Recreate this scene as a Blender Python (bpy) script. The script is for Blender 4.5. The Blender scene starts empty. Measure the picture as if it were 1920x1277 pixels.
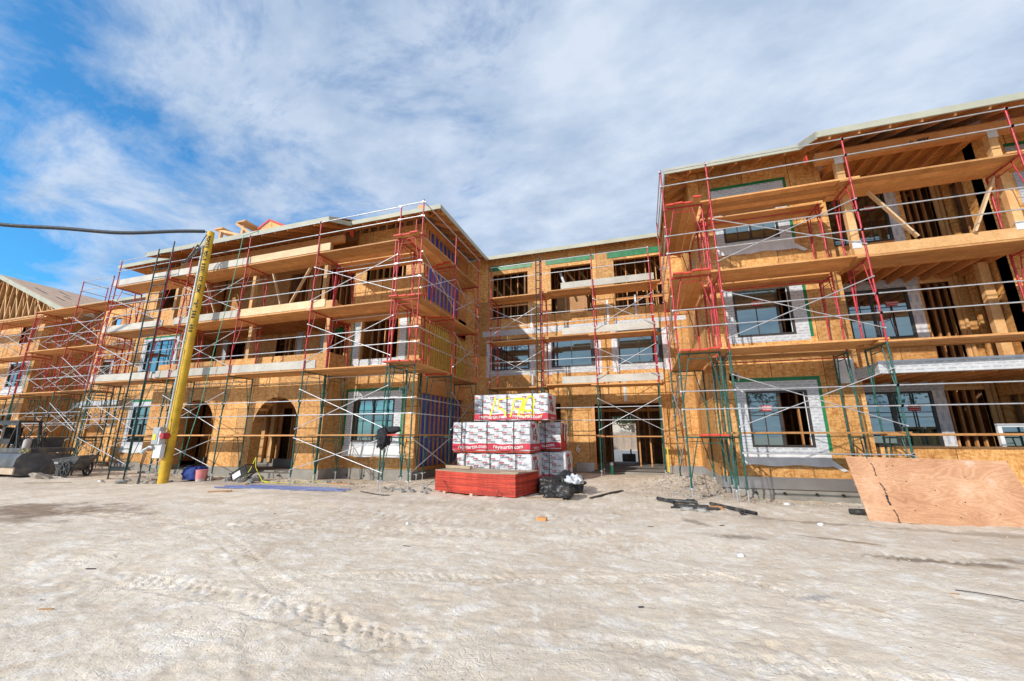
import bpy, bmesh, math, random
from mathutils import Vector, Matrix, noise
random.seed(7)
R = math.radians
scene = bpy.context.scene
COL = scene.collection

# ------------------------------------------------------------------ materials
MATS = {}
def newmat(name):
    m = bpy.data.materials.new(name); m.use_nodes = True
    nt = m.node_tree
    b = nt.nodes['Principled BSDF']
    MATS[name] = m
    return m, nt, b
class NT:
    """tiny node helper"""
    def __init__(s, nt): s.nt = nt
    def n(s, t, **k):
        nd = s.nt.nodes.new(t)
        for a, v in k.items():
            if a.startswith('i_'):
                key = a[2:]
                nd.inputs[int(key) if key.isdigit() else key.replace('_', ' ')].default_value = v
            else: setattr(nd, a, v)
        return nd
    def l(s, a, b): s.nt.links.new(a, b)
    def obj(s, scale=(1, 1, 1)):
        tc = s.n('ShaderNodeTexCoord'); mp = s.n('ShaderNodeMapping'); mp.inputs['Scale'].default_value = scale
        s.l(tc.outputs['Object'], mp.inputs[0]); return mp.outputs[0]
    def uv(s, su=1, sv=1, axis=None):
        """u along the wall (x+y), v up"""
        tc = s.n('ShaderNodeTexCoord'); sp = s.n('ShaderNodeSeparateXYZ'); s.l(tc.outputs['Object'], sp.inputs[0])
        ad = s.n('ShaderNodeMath', operation='ADD'); s.l(sp.outputs[0], ad.inputs[0]); s.l(sp.outputs[1], ad.inputs[1])
        mu = s.n('ShaderNodeMath', operation='MULTIPLY'); s.l(ad.outputs[0], mu.inputs[0]); mu.inputs[1].default_value = su
        mv = s.n('ShaderNodeMath', operation='MULTIPLY'); s.l(sp.outputs[2], mv.inputs[0]); mv.inputs[1].default_value = sv
        cb = s.n('ShaderNodeCombineXYZ'); s.l(mu.outputs[0], cb.inputs[0]); s.l(mv.outputs[0], cb.inputs[1])
        return cb.outputs[0]
    def noise(s, vec, scale, detail=3, rough=.55, dist=0):
        nd = s.n('ShaderNodeTexNoise'); nd.inputs['Scale'].default_value = scale; nd.inputs['Detail'].default_value = detail
        nd.inputs['Roughness'].default_value = rough; nd.inputs['Distortion'].default_value = dist
        if vec: s.l(vec, nd.inputs['Vector'])
        return nd.outputs['Fac']
    def ramp(s, fac, stops, interp='LINEAR'):
        nd = s.n('ShaderNodeValToRGB'); cr = nd.color_ramp; cr.interpolation = interp
        while len(cr.elements) < len(stops): cr.elements.new(.5)
        for e, (p, c) in zip(cr.elements, stops):
            e.position = p; e.color = (*c, 1) if len(c) == 3 else c
        s.l(fac, nd.inputs[0]); return nd.outputs[0]
    def mix(s, fac, a, b, mode='MIX'):
        nd = s.n('ShaderNodeMix', data_type='RGBA', blend_type=mode)
        for sock, v in ((0, fac), (6, a), (7, b)):
            if hasattr(v, 'is_output') or isinstance(v, bpy.types.NodeSocket): s.l(v, nd.inputs[sock])
            elif isinstance(v, (tuple, list)): nd.inputs[sock].default_value = (*v, 1) if len(v) == 3 else v
            else: nd.inputs[sock].default_value = v
        return nd.outputs[2]
    def math(s, op, a, b=0.0, clamp=False):
        nd = s.n('ShaderNodeMath', operation=op); nd.use_clamp = clamp
        for i, v in enumerate((a, b)):
            if isinstance(v, bpy.types.NodeSocket): s.l(v, nd.inputs[i])
            else: nd.inputs[i].default_value = v
        return nd.outputs[0]
    def bump(s, h, strength, dist, b):
        nd = s.n('ShaderNodeBump'); nd.inputs['Strength'].default_value = strength; nd.inputs['Distance'].default_value = dist
        s.l(h, nd.inputs['Height']); s.l(nd.outputs[0], b.inputs['Normal'])

def mat_osb(name='osb', tint=(1, 1, 1)):
    m, nt, b = newmat(name); N = NT(nt)
    uv = N.uv()
    # flake layers
    def flakes(su, sv, rot, sc):
        mp = N.n('ShaderNodeMapping'); N.l(uv, mp.inputs[0]); mp.inputs['Rotation'].default_value = (0, 0, rot); mp.inputs['Scale'].default_value = (su, sv, 1)
        wn = N.n('ShaderNodeTexNoise'); wn.inputs['Scale'].default_value = 2.2; wn.inputs['Detail'].default_value = 1; N.l(mp.outputs[0], wn.inputs['Vector'])
        va = N.n('ShaderNodeVectorMath', operation='MULTIPLY_ADD'); N.l(wn.outputs['Color'], va.inputs[0]); va.inputs[1].default_value = (1.2, 1.2, 0); N.l(mp.outputs[0], va.inputs[2])
        vo = N.n('ShaderNodeTexVoronoi', voronoi_dimensions='2D'); vo.inputs['Scale'].default_value = sc; N.l(va.outputs[0], vo.inputs['Vector'])
        return vo.outputs['Color']
    f1 = flakes(11, 30, .5, 1.0); f2 = flakes(26, 12, -.3, 1.1)
    s1 = N.n('ShaderNodeSeparateXYZ'); N.l(f1, s1.inputs[0]); s2 = N.n('ShaderNodeSeparateXYZ'); N.l(f2, s2.inputs[0])
    fm = N.math('ADD', N.math('MULTIPLY', s1.outputs[0], .55), N.math('MULTIPLY', s2.outputs[1], .45))
    big = N.noise(uv, .9, 4, .6)
    fine = N.noise(uv, 45, 2, .6)
    v = N.math('ADD', N.math('MULTIPLY', fm, .50), N.math('ADD', N.math('MULTIPLY', big, .45), N.math('MULTIPLY', N.math('SUBTRACT', fine, .5), .45)))
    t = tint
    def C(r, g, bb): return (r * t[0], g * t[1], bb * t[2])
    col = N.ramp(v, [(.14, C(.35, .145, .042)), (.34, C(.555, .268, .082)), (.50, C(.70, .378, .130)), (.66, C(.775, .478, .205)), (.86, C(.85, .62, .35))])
    # sheets: each with a slightly different tone, dark joints, rows of nails
    br = N.n('ShaderNodeTexBrick'); N.l(uv, br.inputs['Vector'])
    br.offset = .5; br.inputs['Scale'].default_value = 1; br.inputs['Brick Width'].default_value = 1.22; br.inputs['Row Height'].default_value = 2.44
    br.inputs['Mortar Size'].default_value = .012; br.inputs['Mortar Smooth'].default_value = .3
    br.inputs['Color1'].default_value = (.68, .66, .64, 1); br.inputs['Color2'].default_value = (1.15, 1.13, 1.08, 1); br.inputs['Mortar'].default_value = (.25, .2, .15, 1)
    col = N.mix(.85, col, N.mix(1.0, col, br.outputs['Color'], 'MULTIPLY'))
    # faint vertical lines of nails at the studs
    sp = N.n('ShaderNodeSeparateXYZ'); N.l(uv, sp.inputs[0])
    fr = N.math('FRACT', N.math('MULTIPLY', sp.outputs[0], 1 / .406)); near = N.math('LESS_THAN', N.math('ABSOLUTE', N.math('SUBTRACT', fr, .5)), .018)
    fz = N.math('LESS_THAN', N.math('FRACT', N.math('MULTIPLY', sp.outputs[1], 1 / .15)), .3)
    nail = N.math('MULTIPLY', near, fz)
    col = N.mix(N.math('MULTIPLY', nail, .65), col, (.10, .05, .02))
    # weather streaks under joints
    mp = N.n('ShaderNodeMapping'); N.l(uv, mp.inputs[0]); mp.inputs['Scale'].default_value = (3.5, .35, 1)
    st = N.noise(mp.outputs[0], 1.6, 5, .65)
    col = N.mix(N.ramp(st, [(.52, (0, 0, 0)), (.75, (.42, .42, .42))]), col, (.27, .13, .045))
    N.l(col, b.inputs['Base Color']); b.inputs['Roughness'].default_value = .62
    b.inputs['Specular IOR Level'].default_value = .35
    N.bump(fm, .35, .004, b)
    return m
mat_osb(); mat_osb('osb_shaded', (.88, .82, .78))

def mat_wood(name, c1, c2, c3, rough=.65, gs=1.0, var=.35):
    """lumber; grain along the object's longest run is faked with island-random noise"""
    m, nt, b = newmat(name); N = NT(nt)
    geo = N.n('ShaderNodeNewGeometry'); oi = N.n('ShaderNodeObjectInfo')
    tc = N.n('ShaderNodeTexCoord')
    ad = N.n('ShaderNodeVectorMath', operation='ADD'); N.l(tc.outputs['Object'], ad.inputs[0])
    rnd = N.math('MULTIPLY', N.math('ADD', geo.outputs['Random Per Island'], oi.outputs['Random']), 37.0)
    N.l(rnd, ad.inputs[1])
    g = N.noise(ad.outputs[0], 2.2 * gs, 5, .62, .6)
    f = N.noise(ad.outputs[0], 22 * gs, 3, .6, .4)
    kn = N.n('ShaderNodeTexVoronoi'); kn.inputs['Scale'].default_value = 3.3; N.l(ad.outputs[0], kn.inputs['Vector'])
    v = N.math('ADD', N.math('MULTIPLY', g, .6), N.math('MULTIPLY', f, .4))
    col = N.ramp(v, [(.28, c1), (.5, c2), (.72, c3)])
    r = N.math('FRACT', N.math('ADD', geo.outputs['Random Per Island'], N.math('MULTIPLY', oi.outputs['Random'], 3.7)))
    hs = N.n('ShaderNodeHueSaturation'); N.l(col, hs.inputs['Color'])
    N.l(N.math('ADD', N.math('MULTIPLY', r, var), 1 - var * .5), hs.inputs['Value'])
    kk = N.ramp(kn.outputs['Distance'], [(.0, (1, 1, 1)), (.09, (0, 0, 0))])
    col = N.mix(N.math('MULTIPLY', kk, .6), hs.outputs[0], (.13, .05, .018))
    N.l(col, b.inputs['Base Color']); b.inputs['Roughness'].default_value = rough
    N.bump(f, .25, .003, b)
    return m
mat_wood('plank', (.38, .155, .048), (.57, .28, .095), (.70, .40, .165), var=.6)
mat_wood('lumber', (.46, .23, .085), (.62, .365, .155), (.74, .50, .265))
mat_wood('lumber_red', (.42, .17, .055), (.60, .28, .10), (.72, .39, .16))
mat_wood('lumber_dark', (.34, .16, .06), (.48, .25, .10), (.60, .34, .15))
mat_wood('lumber_grey', (.36, .33, .29), (.50, .47, .42), (.62, .59, .54), var=.25)
mat_wood('toe_wood', (.55, .35, .18), (.68, .48, .28), (.78, .6, .4), var=.2)
mat_wood('scrap_wood', (.33, .24, .16), (.48, .37, .26), (.58, .47, .35))
mat_wood('fence_wood', (.20, .15, .12), (.30, .24, .19), (.38, .31, .26))

def mat_plain(name, c, rough=.5, metal=0, vary=.12, scale=6, bump=0, spec=.5, dirt=None, dscale=3.0):
    m, nt, b = newmat(name); N = NT(nt)
    v = N.obj(); g = N.noise(v, scale, 4, .6)
    lo = tuple(max(0, x * (1 - vary * 1.6)) for x in c); hi = tuple(min(1, x * (1 + vary)) for x in c)
    col = N.ramp(g, [(.3, lo), (.7, hi)])
    if dirt:
        d = N.noise(v, dscale, 6, .7); col = N.mix(N.ramp(d, [(.5, (0, 0, 0)), (.68, (.75, .75, .75))]), col, dirt)
    N.l(col, b.inputs['Base Color']); b.inputs['Roughness'].default_value = rough; b.inputs['Metallic'].default_value = metal
    b.inputs['Specular IOR Level'].default_value = spec
    if bump: N.bump(N.noise(v, scale * 3, 4, .65), bump, .01, b)
    return m
mat_plain('red_paint', (.50, .022, .04), .38, 0, .3, 9, dirt=(.36, .10, .08), dscale=14)
mat_plain('plank_end_red', (.62, .06, .035), .6, 0, .25, 12)
mat_plain('green_paint', (.012, .105, .085), .38, 0, .35, 9, dirt=(.10, .14, .12), dscale=16)
mat_plain('green_dark', (.008, .035, .032), .4, 0, .3, 9)
mat_plain('galvanized', (.60, .62, .65), .42, .7, .15, 10)
mat_plain('sheet_metal', (.56, .58, .60), .33, .9, .12, 1.2)
mat_plain('concrete', (.30, .285, .26), .9, 0, .22, 1.4, bump=.2, dirt=(.23, .22, .20), dscale=1.1)
mat_plain('slab', (.34, .32, .30), .85, 0, .2, 2)
mat_plain('fascia_paint', (.42, .42, .335), .6, 0, .10, 1.5)
mat_plain('membrane', (.70, .71, .73), .45, 0, .12, 3, bump=.15)
mat_plain('green_tape', (.012, .20, .075), .45, 0, .25, 5)
mat_plain('blue_board', (.07, .12, .62), .55, 0, .25, 3)
mat_plain('yellow_board', (.78, .52, .12), .6, 0, .25, 5, dirt=(.25, .13, .04), dscale=5)
mat_plain('window_frame', (.045, .038, .036), .4, 0, .1)
mat_plain('white_vinyl', (.75, .76, .77), .4, 0, .05)
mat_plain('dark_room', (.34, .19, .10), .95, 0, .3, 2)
mat_plain('sticker_red', (.55, .03, .04), .5)
mat_plain('white_paint', (.8, .8, .78), .5)
mat_plain('black_plastic', (.022, .023, .026), .42, 0, .4, 8, bump=.3, dirt=(.10, .095, .085), dscale=5)
mat_plain('black_rubber', (.02, .02, .021), .7, 0, .3, 8, dirt=(.13, .115, .095), dscale=6)
mat_plain('pipe_black', (.035, .037, .04), .5, 0, .3, 8, dirt=(.20, .175, .145), dscale=7)
mat_plain('grey_plastic', (.075, .08, .088), .5, 0, .3, 6, dirt=(.24, .21, .18), dscale=4)
mat_plain('machine_grey', (.10, .105, .115), .55, .2, .3, 3, bump=.1, dirt=(.27, .215, .16), dscale=2.2)
mat_plain('machine_dark', (.03, .033, .036), .5, .1, .3, 5, dirt=(.16, .14, .11), dscale=3)
mat_plain('brass', (.42, .33, .10), .4, .7, .2)
mat_plain('pole_yellow', (.70, .43, .02), .6, 0, .25, 2.5, bump=.35, dirt=(.30, .19, .05), dscale=5.0)
mat_plain('meter_grey', (.42, .45, .47), .45, .2, .1)
mat_plain('conduit', (.42, .49, .56), .4, .2, .1)
mat_plain('yellow_plastic', (.78, .66, .02), .5)
mat_plain('yellow_tape', (.55, .56, .04), .5)
mat_plain('cable_dark', (.05, .06, .075), .55, 0, .3, 12)
mat_plain('rope_green', (.10, .40, .27), .6)
mat_plain('blue_pipe', (.12, .15, .34), .4, 0, .15, 6)
mat_plain('green_pipe', (.05, .42, .23), .4)
mat_plain('blue_cloth', (.02, .05, .25), .8, 0, .4, 9, bump=.4)
mat_plain('pink_plastic', (.70, .25, .25), .5)
mat_plain('pale_plastic', (.55, .50, .48), .4)
mat_plain('rock', (.42, .36, .30), .95, 0, .3, 6, bump=.7, dirt=(.55, .49, .42), dscale=4)
mat_plain('rock_grey', (.33, .33, .32), .95, 0, .3, 6, bump=.7, dirt=(.5, .46, .40), dscale=4)
mat_plain('pebble', (.62, .53, .43), .95, 0, .25, 20)
mat_plain('steel_dark', (.05, .045, .04), .6, .5)
mat_plain('black_ink', (.02, .02, .025), .7)
mat_plain('grey_ink', (.12, .125, .14), .7)
mat_plain('red_ink', (.55, .03, .06), .6)
mat_plain('white_ink', (.85, .84, .84), .6)
mat_plain('spray_yellow', (.86, .78, .02), .6, 0, .12, 20)
mat_plain('pen_black', (.04, .03, .03), .8)
mat_plain('fabric_dark', (.025, .027, .034), .9, 0, .5, 12, bump=.5)
mat_plain('roof_felt', (.58, .40, .28), .8, 0, .12, 3)
mat_plain('house_wall', (.62, .60, .55), .8)
mat_plain('bulb', (.9, .55, .2), .4)
mat_plain('foliage', (.05, .085, .03), .8, 0, .5, 3)
mat_plain('bark', (.14, .10, .07), .9, 0, .3, 5)

def mat_glass(name, tint, dark):
    m, nt, b = newmat(name); N = NT(nt)
    out = nt.nodes['Material Output']
    gl = N.n('ShaderNodeBsdfGlossy'); gl.inputs['Color'].default_value = (*tint, 1); gl.inputs['Roughness'].default_value = .02
    di = N.n('ShaderNodeBsdfDiffuse'); di.inputs['Color'].default_value = (*dark, 1)
    mx = N.n('ShaderNodeMixShader'); fr = N.n('ShaderNodeFresnel'); fr.inputs['IOR'].default_value = 1.9
    w = N.noise(N.obj(), 1.3, 2); bp = N.n('ShaderNodeBump'); bp.inputs['Strength'].default_value = .03; bp.inputs['Distance'].default_value = .05; N.l(w, bp.inputs['Height']); N.l(bp.outputs[0], gl.inputs['Normal'])
    N.l(N.math('ADD', N.math('MULTIPLY', fr.outputs[0], .9), .38, True), mx.inputs[0])
    N.l(di.outputs[0], mx.inputs[1]); N.l(gl.outputs[0], mx.inputs[2]); N.l(mx.outputs[0], out.inputs[0])
mat_glass('glass', (.54, .69, .71), (.008, .018, .020))

def mat_flash(name, base, ink, w=.19, h=.078, cover=.5, mort=.027):
    """self-adhesive flashing printed with rows of small blue dashes"""
    m, nt, b = newmat(name); N = NT(nt)
    uv = N.uv()
    br = N.n('ShaderNodeTexBrick'); N.l(uv, br.inputs['Vector']); br.offset = .5
    br.inputs['Scale'].default_value = 1; br.inputs['Brick Width'].default_value = w; br.inputs['Row Height'].default_value = h
    br.inputs['Mortar Size'].default_value = mort; br.inputs['Mortar Smooth'].default_value = .1
    br.inputs['Color1'].default_value = (1, 1, 1, 1); br.inputs['Color2'].default_value = (.55, .55, .55, 1); br.inputs['Mortar'].default_value = (0, 0, 0, 1)
    n1 = N.noise(uv, 60, 2, .6); ink_f = N.math('MULTIPLY', br.outputs['Color'], N.ramp(n1, [(.38, (.35, .35, .35)), (.6, (1, 1, 1))]))
    ink_f = N.math('MULTIPLY', ink_f, cover)
    wr = N.noise(uv, 3, 4, .6); bc = N.ramp(wr, [(.3, tuple(x * .84 for x in base)), (.7, base)])
    N.l(N.mix(ink_f, bc, ink), b.inputs['Base Color']); b.inputs['Roughness'].default_value = .42
    N.bump(N.math('ADD', wr, N.math('MULTIPLY', N.noise(uv, 11, 3, .6), .4)), .9, .05, b)
mat_flash('flashing', (.62, .65, .69), (.06, .12, .28), cover=.62)
mat_flash('flashing_dark', (.50, .52, .56), (.05, .10, .22), cover=.65)
mat_flash('jamb_wrap', (.74, .74, .77), (.12, .20, .42), .15, .30, .55, .045)

def mat_concrete_wrap():
    pass
def mat_plywood():
    m, nt, b = newmat('plywood'); N = NT(nt)
    v = N.obj((1, 1, 1)); d = N.noise(v, 1.1, 3, .5)
    mp = N.n('ShaderNodeMapping'); N.l(v, mp.inputs[0]); mp.inputs['Scale'].default_value = (.7, 1, 2.6)
    cn = N.noise(mp.outputs[0], .9, 3, .5, .8); ct = N.math('FRACT', N.math('MULTIPLY', cn, 22)); ct = N.math('ABSOLUTE', N.math('SUBTRACT', ct, .5))
    f = N.noise(v, 30, 4, .7)
    t = N.math('ADD', N.math('MULTIPLY', ct, .20), N.math('ADD', N.math('MULTIPLY', d, .55), N.math('MULTIPLY', f, .25)))
    col = N.ramp(t, [(.28, (.34, .15, .075)), (.45, (.55, .29, .155)), (.66, (.74, .47, .30))])
    sc = N.noise(v, 2.2, 6, .75); col = N.mix(N.ramp(sc, [(.60, (0, 0, 0)), (.72, (.6, .6, .6))]), col, (.66, .58, .50))
    kn = N.n('ShaderNodeTexVoronoi'); kn.inputs['Scale'].default_value = 2.6; N.l(v, kn.inputs['Vector'])
    col = N.mix(N.ramp(kn.outputs['Distance'], [(.03, (1, 1, 1)), (.07, (0, 0, 0))]), col, (.16, .07, .035))
    N.l(col, b.inputs['Base Color']); b.inputs['Roughness'].default_value = .6; N.bump(f, .2, .003, b)
mat_plywood()

def mat_stackedge(name, c1, c2, period=.0115):
    m, nt, b = newmat(name); N = NT(nt)
    tc = N.n('ShaderNodeTexCoord'); sp = N.n('ShaderNodeSeparateXYZ'); N.l(tc.outputs['Object'], sp.inputs[0])
    fr = N.math('FRACT', N.math('MULTIPLY', sp.outputs[2], 1 / .024)); ln = N.ramp(fr, [(.0, (1, 1, 1)), (.22, (0, 0, 0)), (.85, (0, 0, 0)), (1, (1, 1, 1))])
    mp = N.n('ShaderNodeMapping'); N.l(tc.outputs['Object'], mp.inputs[0]); mp.inputs['Scale'].default_value = (5, 5, .5)
    st = N.noise(mp.outputs[0], 1.2, 4, .6); fine = N.noise(tc.outputs['Object'], 40, 3, .6)
    col = N.ramp(st, [(.3, c1), (.62, c2), (.8, tuple(min(1, x * 1.1 + .04) for x in c2))])
    col = N.mix(N.math('MULTIPLY', ln, .55), col, tuple(x * .35 for x in c1))
    l2 = N.noise(tc.outputs['Object'], 1, 1); m2 = N.n('ShaderNodeMapping'); N.l(tc.outputs['Object'], m2.inputs[0]); m2.inputs['Scale'].default_value = (.6, .6, 26); l2 = N.noise(m2.outputs[0], 1.0, 3, .7); col = N.mix(N.ramp(l2, [(.42, (.75, .75, .75)), (.58, (0, 0, 0))]), col, tuple(x * .45 for x in c1))
    col = N.mix(N.ramp(fine, [(.55, (0, 0, 0)), (.75, (.3, .3, .3))]), col, (.75, .35, .2))
    N.l(col, b.inputs['Base Color']); b.inputs['Roughness'].default_value = .6; N.bump(ln, .6, .004, b)
mat_stackedge('sheet_edges_red', (.48, .03, .014), (.68, .065, .028))

def mat_wrap():
    m, nt, b = newmat('wrap_white'); N = NT(nt)
    v = N.obj(); g = N.noise(v, 1.6, 4, .55, 1.2)
    wv = N.n('ShaderNodeTexWave', wave_type='BANDS', bands_direction='DIAGONAL'); N.l(v, wv.inputs['Vector']); wv.inputs['Scale'].default_value = 1.7; wv.inputs['Distortion'].default_value = 6; wv.inputs['Detail'].default_value = 3
    h = N.math('ADD', g, N.math('MULTIPLY', wv.outputs['Fac'], .35))
    N.l(N.ramp(h, [(.3, (.50, .53, .58)), (.8, (.74, .76, .80))]), b.inputs['Base Color']); b.inputs['Roughness'].default_value = .38
    N.bump(N.math('ADD', h, N.math('MULTIPLY', N.noise(v, 6, 4, .6, 1.5), .5)), 1.0, .09, b)
mat_wrap()

def mat_ground():
    m, nt, b = newmat('dirt'); N = NT(nt)
    v = N.obj()
    big = N.noise(v, .22, 4, .6); mid = N.noise(v, 1.3, 6, .65); fine = N.noise(v, 16, 5, .7); grit = N.noise(v, 95, 3, .7)
    mp = N.n('ShaderNodeMapping'); N.l(v, mp.inputs[0]); mp.inputs['Scale'].default_value = (.75, 1.25, 1); mp.inputs['Rotation'].default_value = (0, 0, .5)
    stk = N.noise(mp.outputs[0], 2.1, 6, .65)
    t = N.math('ADD', N.math('MULTIPLY', mid, .42), N.math('ADD', N.math('MULTIPLY', stk, .33), N.math('MULTIPLY', fine, .25)))
    col = N.ramp(t, [(.33, (.52, .41, .295)), (.45, (.71, .595, .465)), (.55, (.84, .735, .605)), (.68, (.93, .85, .745))])
    col = N.mix(N.ramp(big, [(.40, (.6, .6, .6)), (.60, (0, 0, 0))]), col, (.60, .49, .375))
    gr = N.ramp(grit, [(.30, (.55, .5, .46)), (.42, (1, 1, 1))]); col = N.mix(.45, col, N.mix(1.0, col, gr, 'MULTIPLY'))
    ch = N.noise(v, 3.6, 8, .72, .6); col = N.mix(N.ramp(ch, [(.50, (0, 0, 0)), (.62, (.55, .55, .55))]), col, (.92, .88, .82)); cd = N.noise(v, 7.5, 6, .75, 1.0); col = N.mix(N.ramp(cd, [(.58, (0, 0, 0)), (.70, (.45, .45, .45))]), col, (.56, .44, .32))
    # pebbles
    vo = N.n('ShaderNodeTexVoronoi'); vo.inputs['Scale'].default_value = 26; N.l(v, vo.inputs['Vector'])
    sep = N.n('ShaderNodeSeparateXYZ'); N.l(vo.outputs['Color'], sep.inputs[0])
    pm = N.math('MULTIPLY', N.math('LESS_THAN', vo.outputs['Distance'], .22), N.math('GREATER_THAN', sep.outputs[0], .86))
    pc = N.mix(sep.outputs[1], (.30, .25, .2), (.75, .71, .65)); col = N.mix(N.math('MULTIPLY', pm, .8), col, pc)
    # damp and soiled patches at fixed places in the yard
    sx = N.n('ShaderNodeSeparateXYZ'); N.l(v, sx.inputs[0])
    wob = N.noise(v, 1.7, 6, .75)
    def patch(x, y, rx, ry, ang, colr, amt, col):
        dx = N.math('SUBTRACT', sx.outputs[0], x); dy = N.math('SUBTRACT', sx.outputs[1], y)
        ca, sa = math.cos(ang), math.sin(ang)
        u = N.math('DIVIDE', N.math('ADD', N.math('MULTIPLY', dx, ca), N.math('MULTIPLY', dy, sa)), rx)
        w = N.math('DIVIDE', N.math('SUBTRACT', N.math('MULTIPLY', dy, ca), N.math('MULTIPLY', dx, sa)), ry)
        d = N.math('ADD', N.math('MULTIPLY', u, u), N.math('MULTIPLY', w, w))
        d = N.math('ADD', N.math('SQRT', d), N.math('MULTIPLY', N.math('SUBTRACT', wob, .5), 3.2))
        return N.mix(N.math('MULTIPLY', N.ramp(d, [(.35, (1, 1, 1)), (1.0, (0, 0, 0))]), amt), col, colr)
    for p in [(1.25, 7.1, .5, .2, 0, (.29, .23, .17), .8), (.75, 8.1, .5, .12, -.9, (.26, .21, .17), .7), (2.75, 7.4, .8, .10, -.35, (.31, .23, .15), .85),
              (3.3, 6.6, .75, .16, -.1, (.27, .2, .14), .9), (4.6, 6.7, 1.0, .16, -.15, (.27, .2, .14), .8), (2.8, 8.7, 1.4, .18, -.12, (.33, .25, .17), .75), (5.2, 8.6, 1.8, .22, 0, (.33, .25, .17), .6),
              (-11.9, 5.3, 2.6, .8, .2, (.25, .17, .12), .85), (-11, 4.6, 1.5, .3, .1, (.27, .19, .14), .6), (4.1, 5.2, .5, .07, -.4, (.36, .29, .22), .6), (1.35, 4.75, .22, .07, .2, (.30, .29, .31), .7),
              (-3, 8.6, 9, .5, .02, (.48, .39, .30), .35), (1.5, 12.2, 2.5, 1.4, 0, (.46, .36, .27), .6), (-14, 9.9, 8, .8, 0, (.42, .34, .27), .7)]:
        col = patch(*p, col)
    pk = N.noise(v, 55, 2, .5); col = N.mix(N.ramp(pk, [(.24, (.6, .6, .6)), (.33, (0, 0, 0))]), col, (.30, .23, .17))
    N.l(col, b.inputs['Base Color']); b.inputs['Roughness'].default_value = .95; b.inputs['Specular IOR Level'].default_value = .15
    hh = N.math('ADD', N.math('MULTIPLY', fine, .6), N.math('ADD', N.math('MULTIPLY', grit, .18), N.math('MULTIPLY', stk, .9)))
    hh = N.math('ADD', hh, N.math('MULTIPLY', pm, .15))
    ve = N.n('ShaderNodeTexVoronoi', feature='DISTANCE_TO_EDGE'); ve.inputs['Scale'].default_value = 13; dv = N.n('ShaderNodeVectorMath', operation='MULTIPLY_ADD'); nz = N.n('ShaderNodeTexNoise'); nz.inputs['Scale'].default_value = 5; N.l(v, nz.inputs['Vector']); N.l(nz.outputs['Color'], dv.inputs[0]); dv.inputs[1].default_value = (.35, .35, .35); N.l(v, dv.inputs[2]); N.l(dv.outputs[0], ve.inputs['Vector'])
    hh = N.math('ADD', hh, N.math('MULTIPLY', N.math('MULTIPLY', N.math('MINIMUM', ve.outputs[0], .12), 1.25), N.ramp(mid, [(.46, (0, 0, 0)), (.6, (1, 1, 1))])))
    N.bump(hh, .55, .045, b)
mat_ground()
M = MATS

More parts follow.
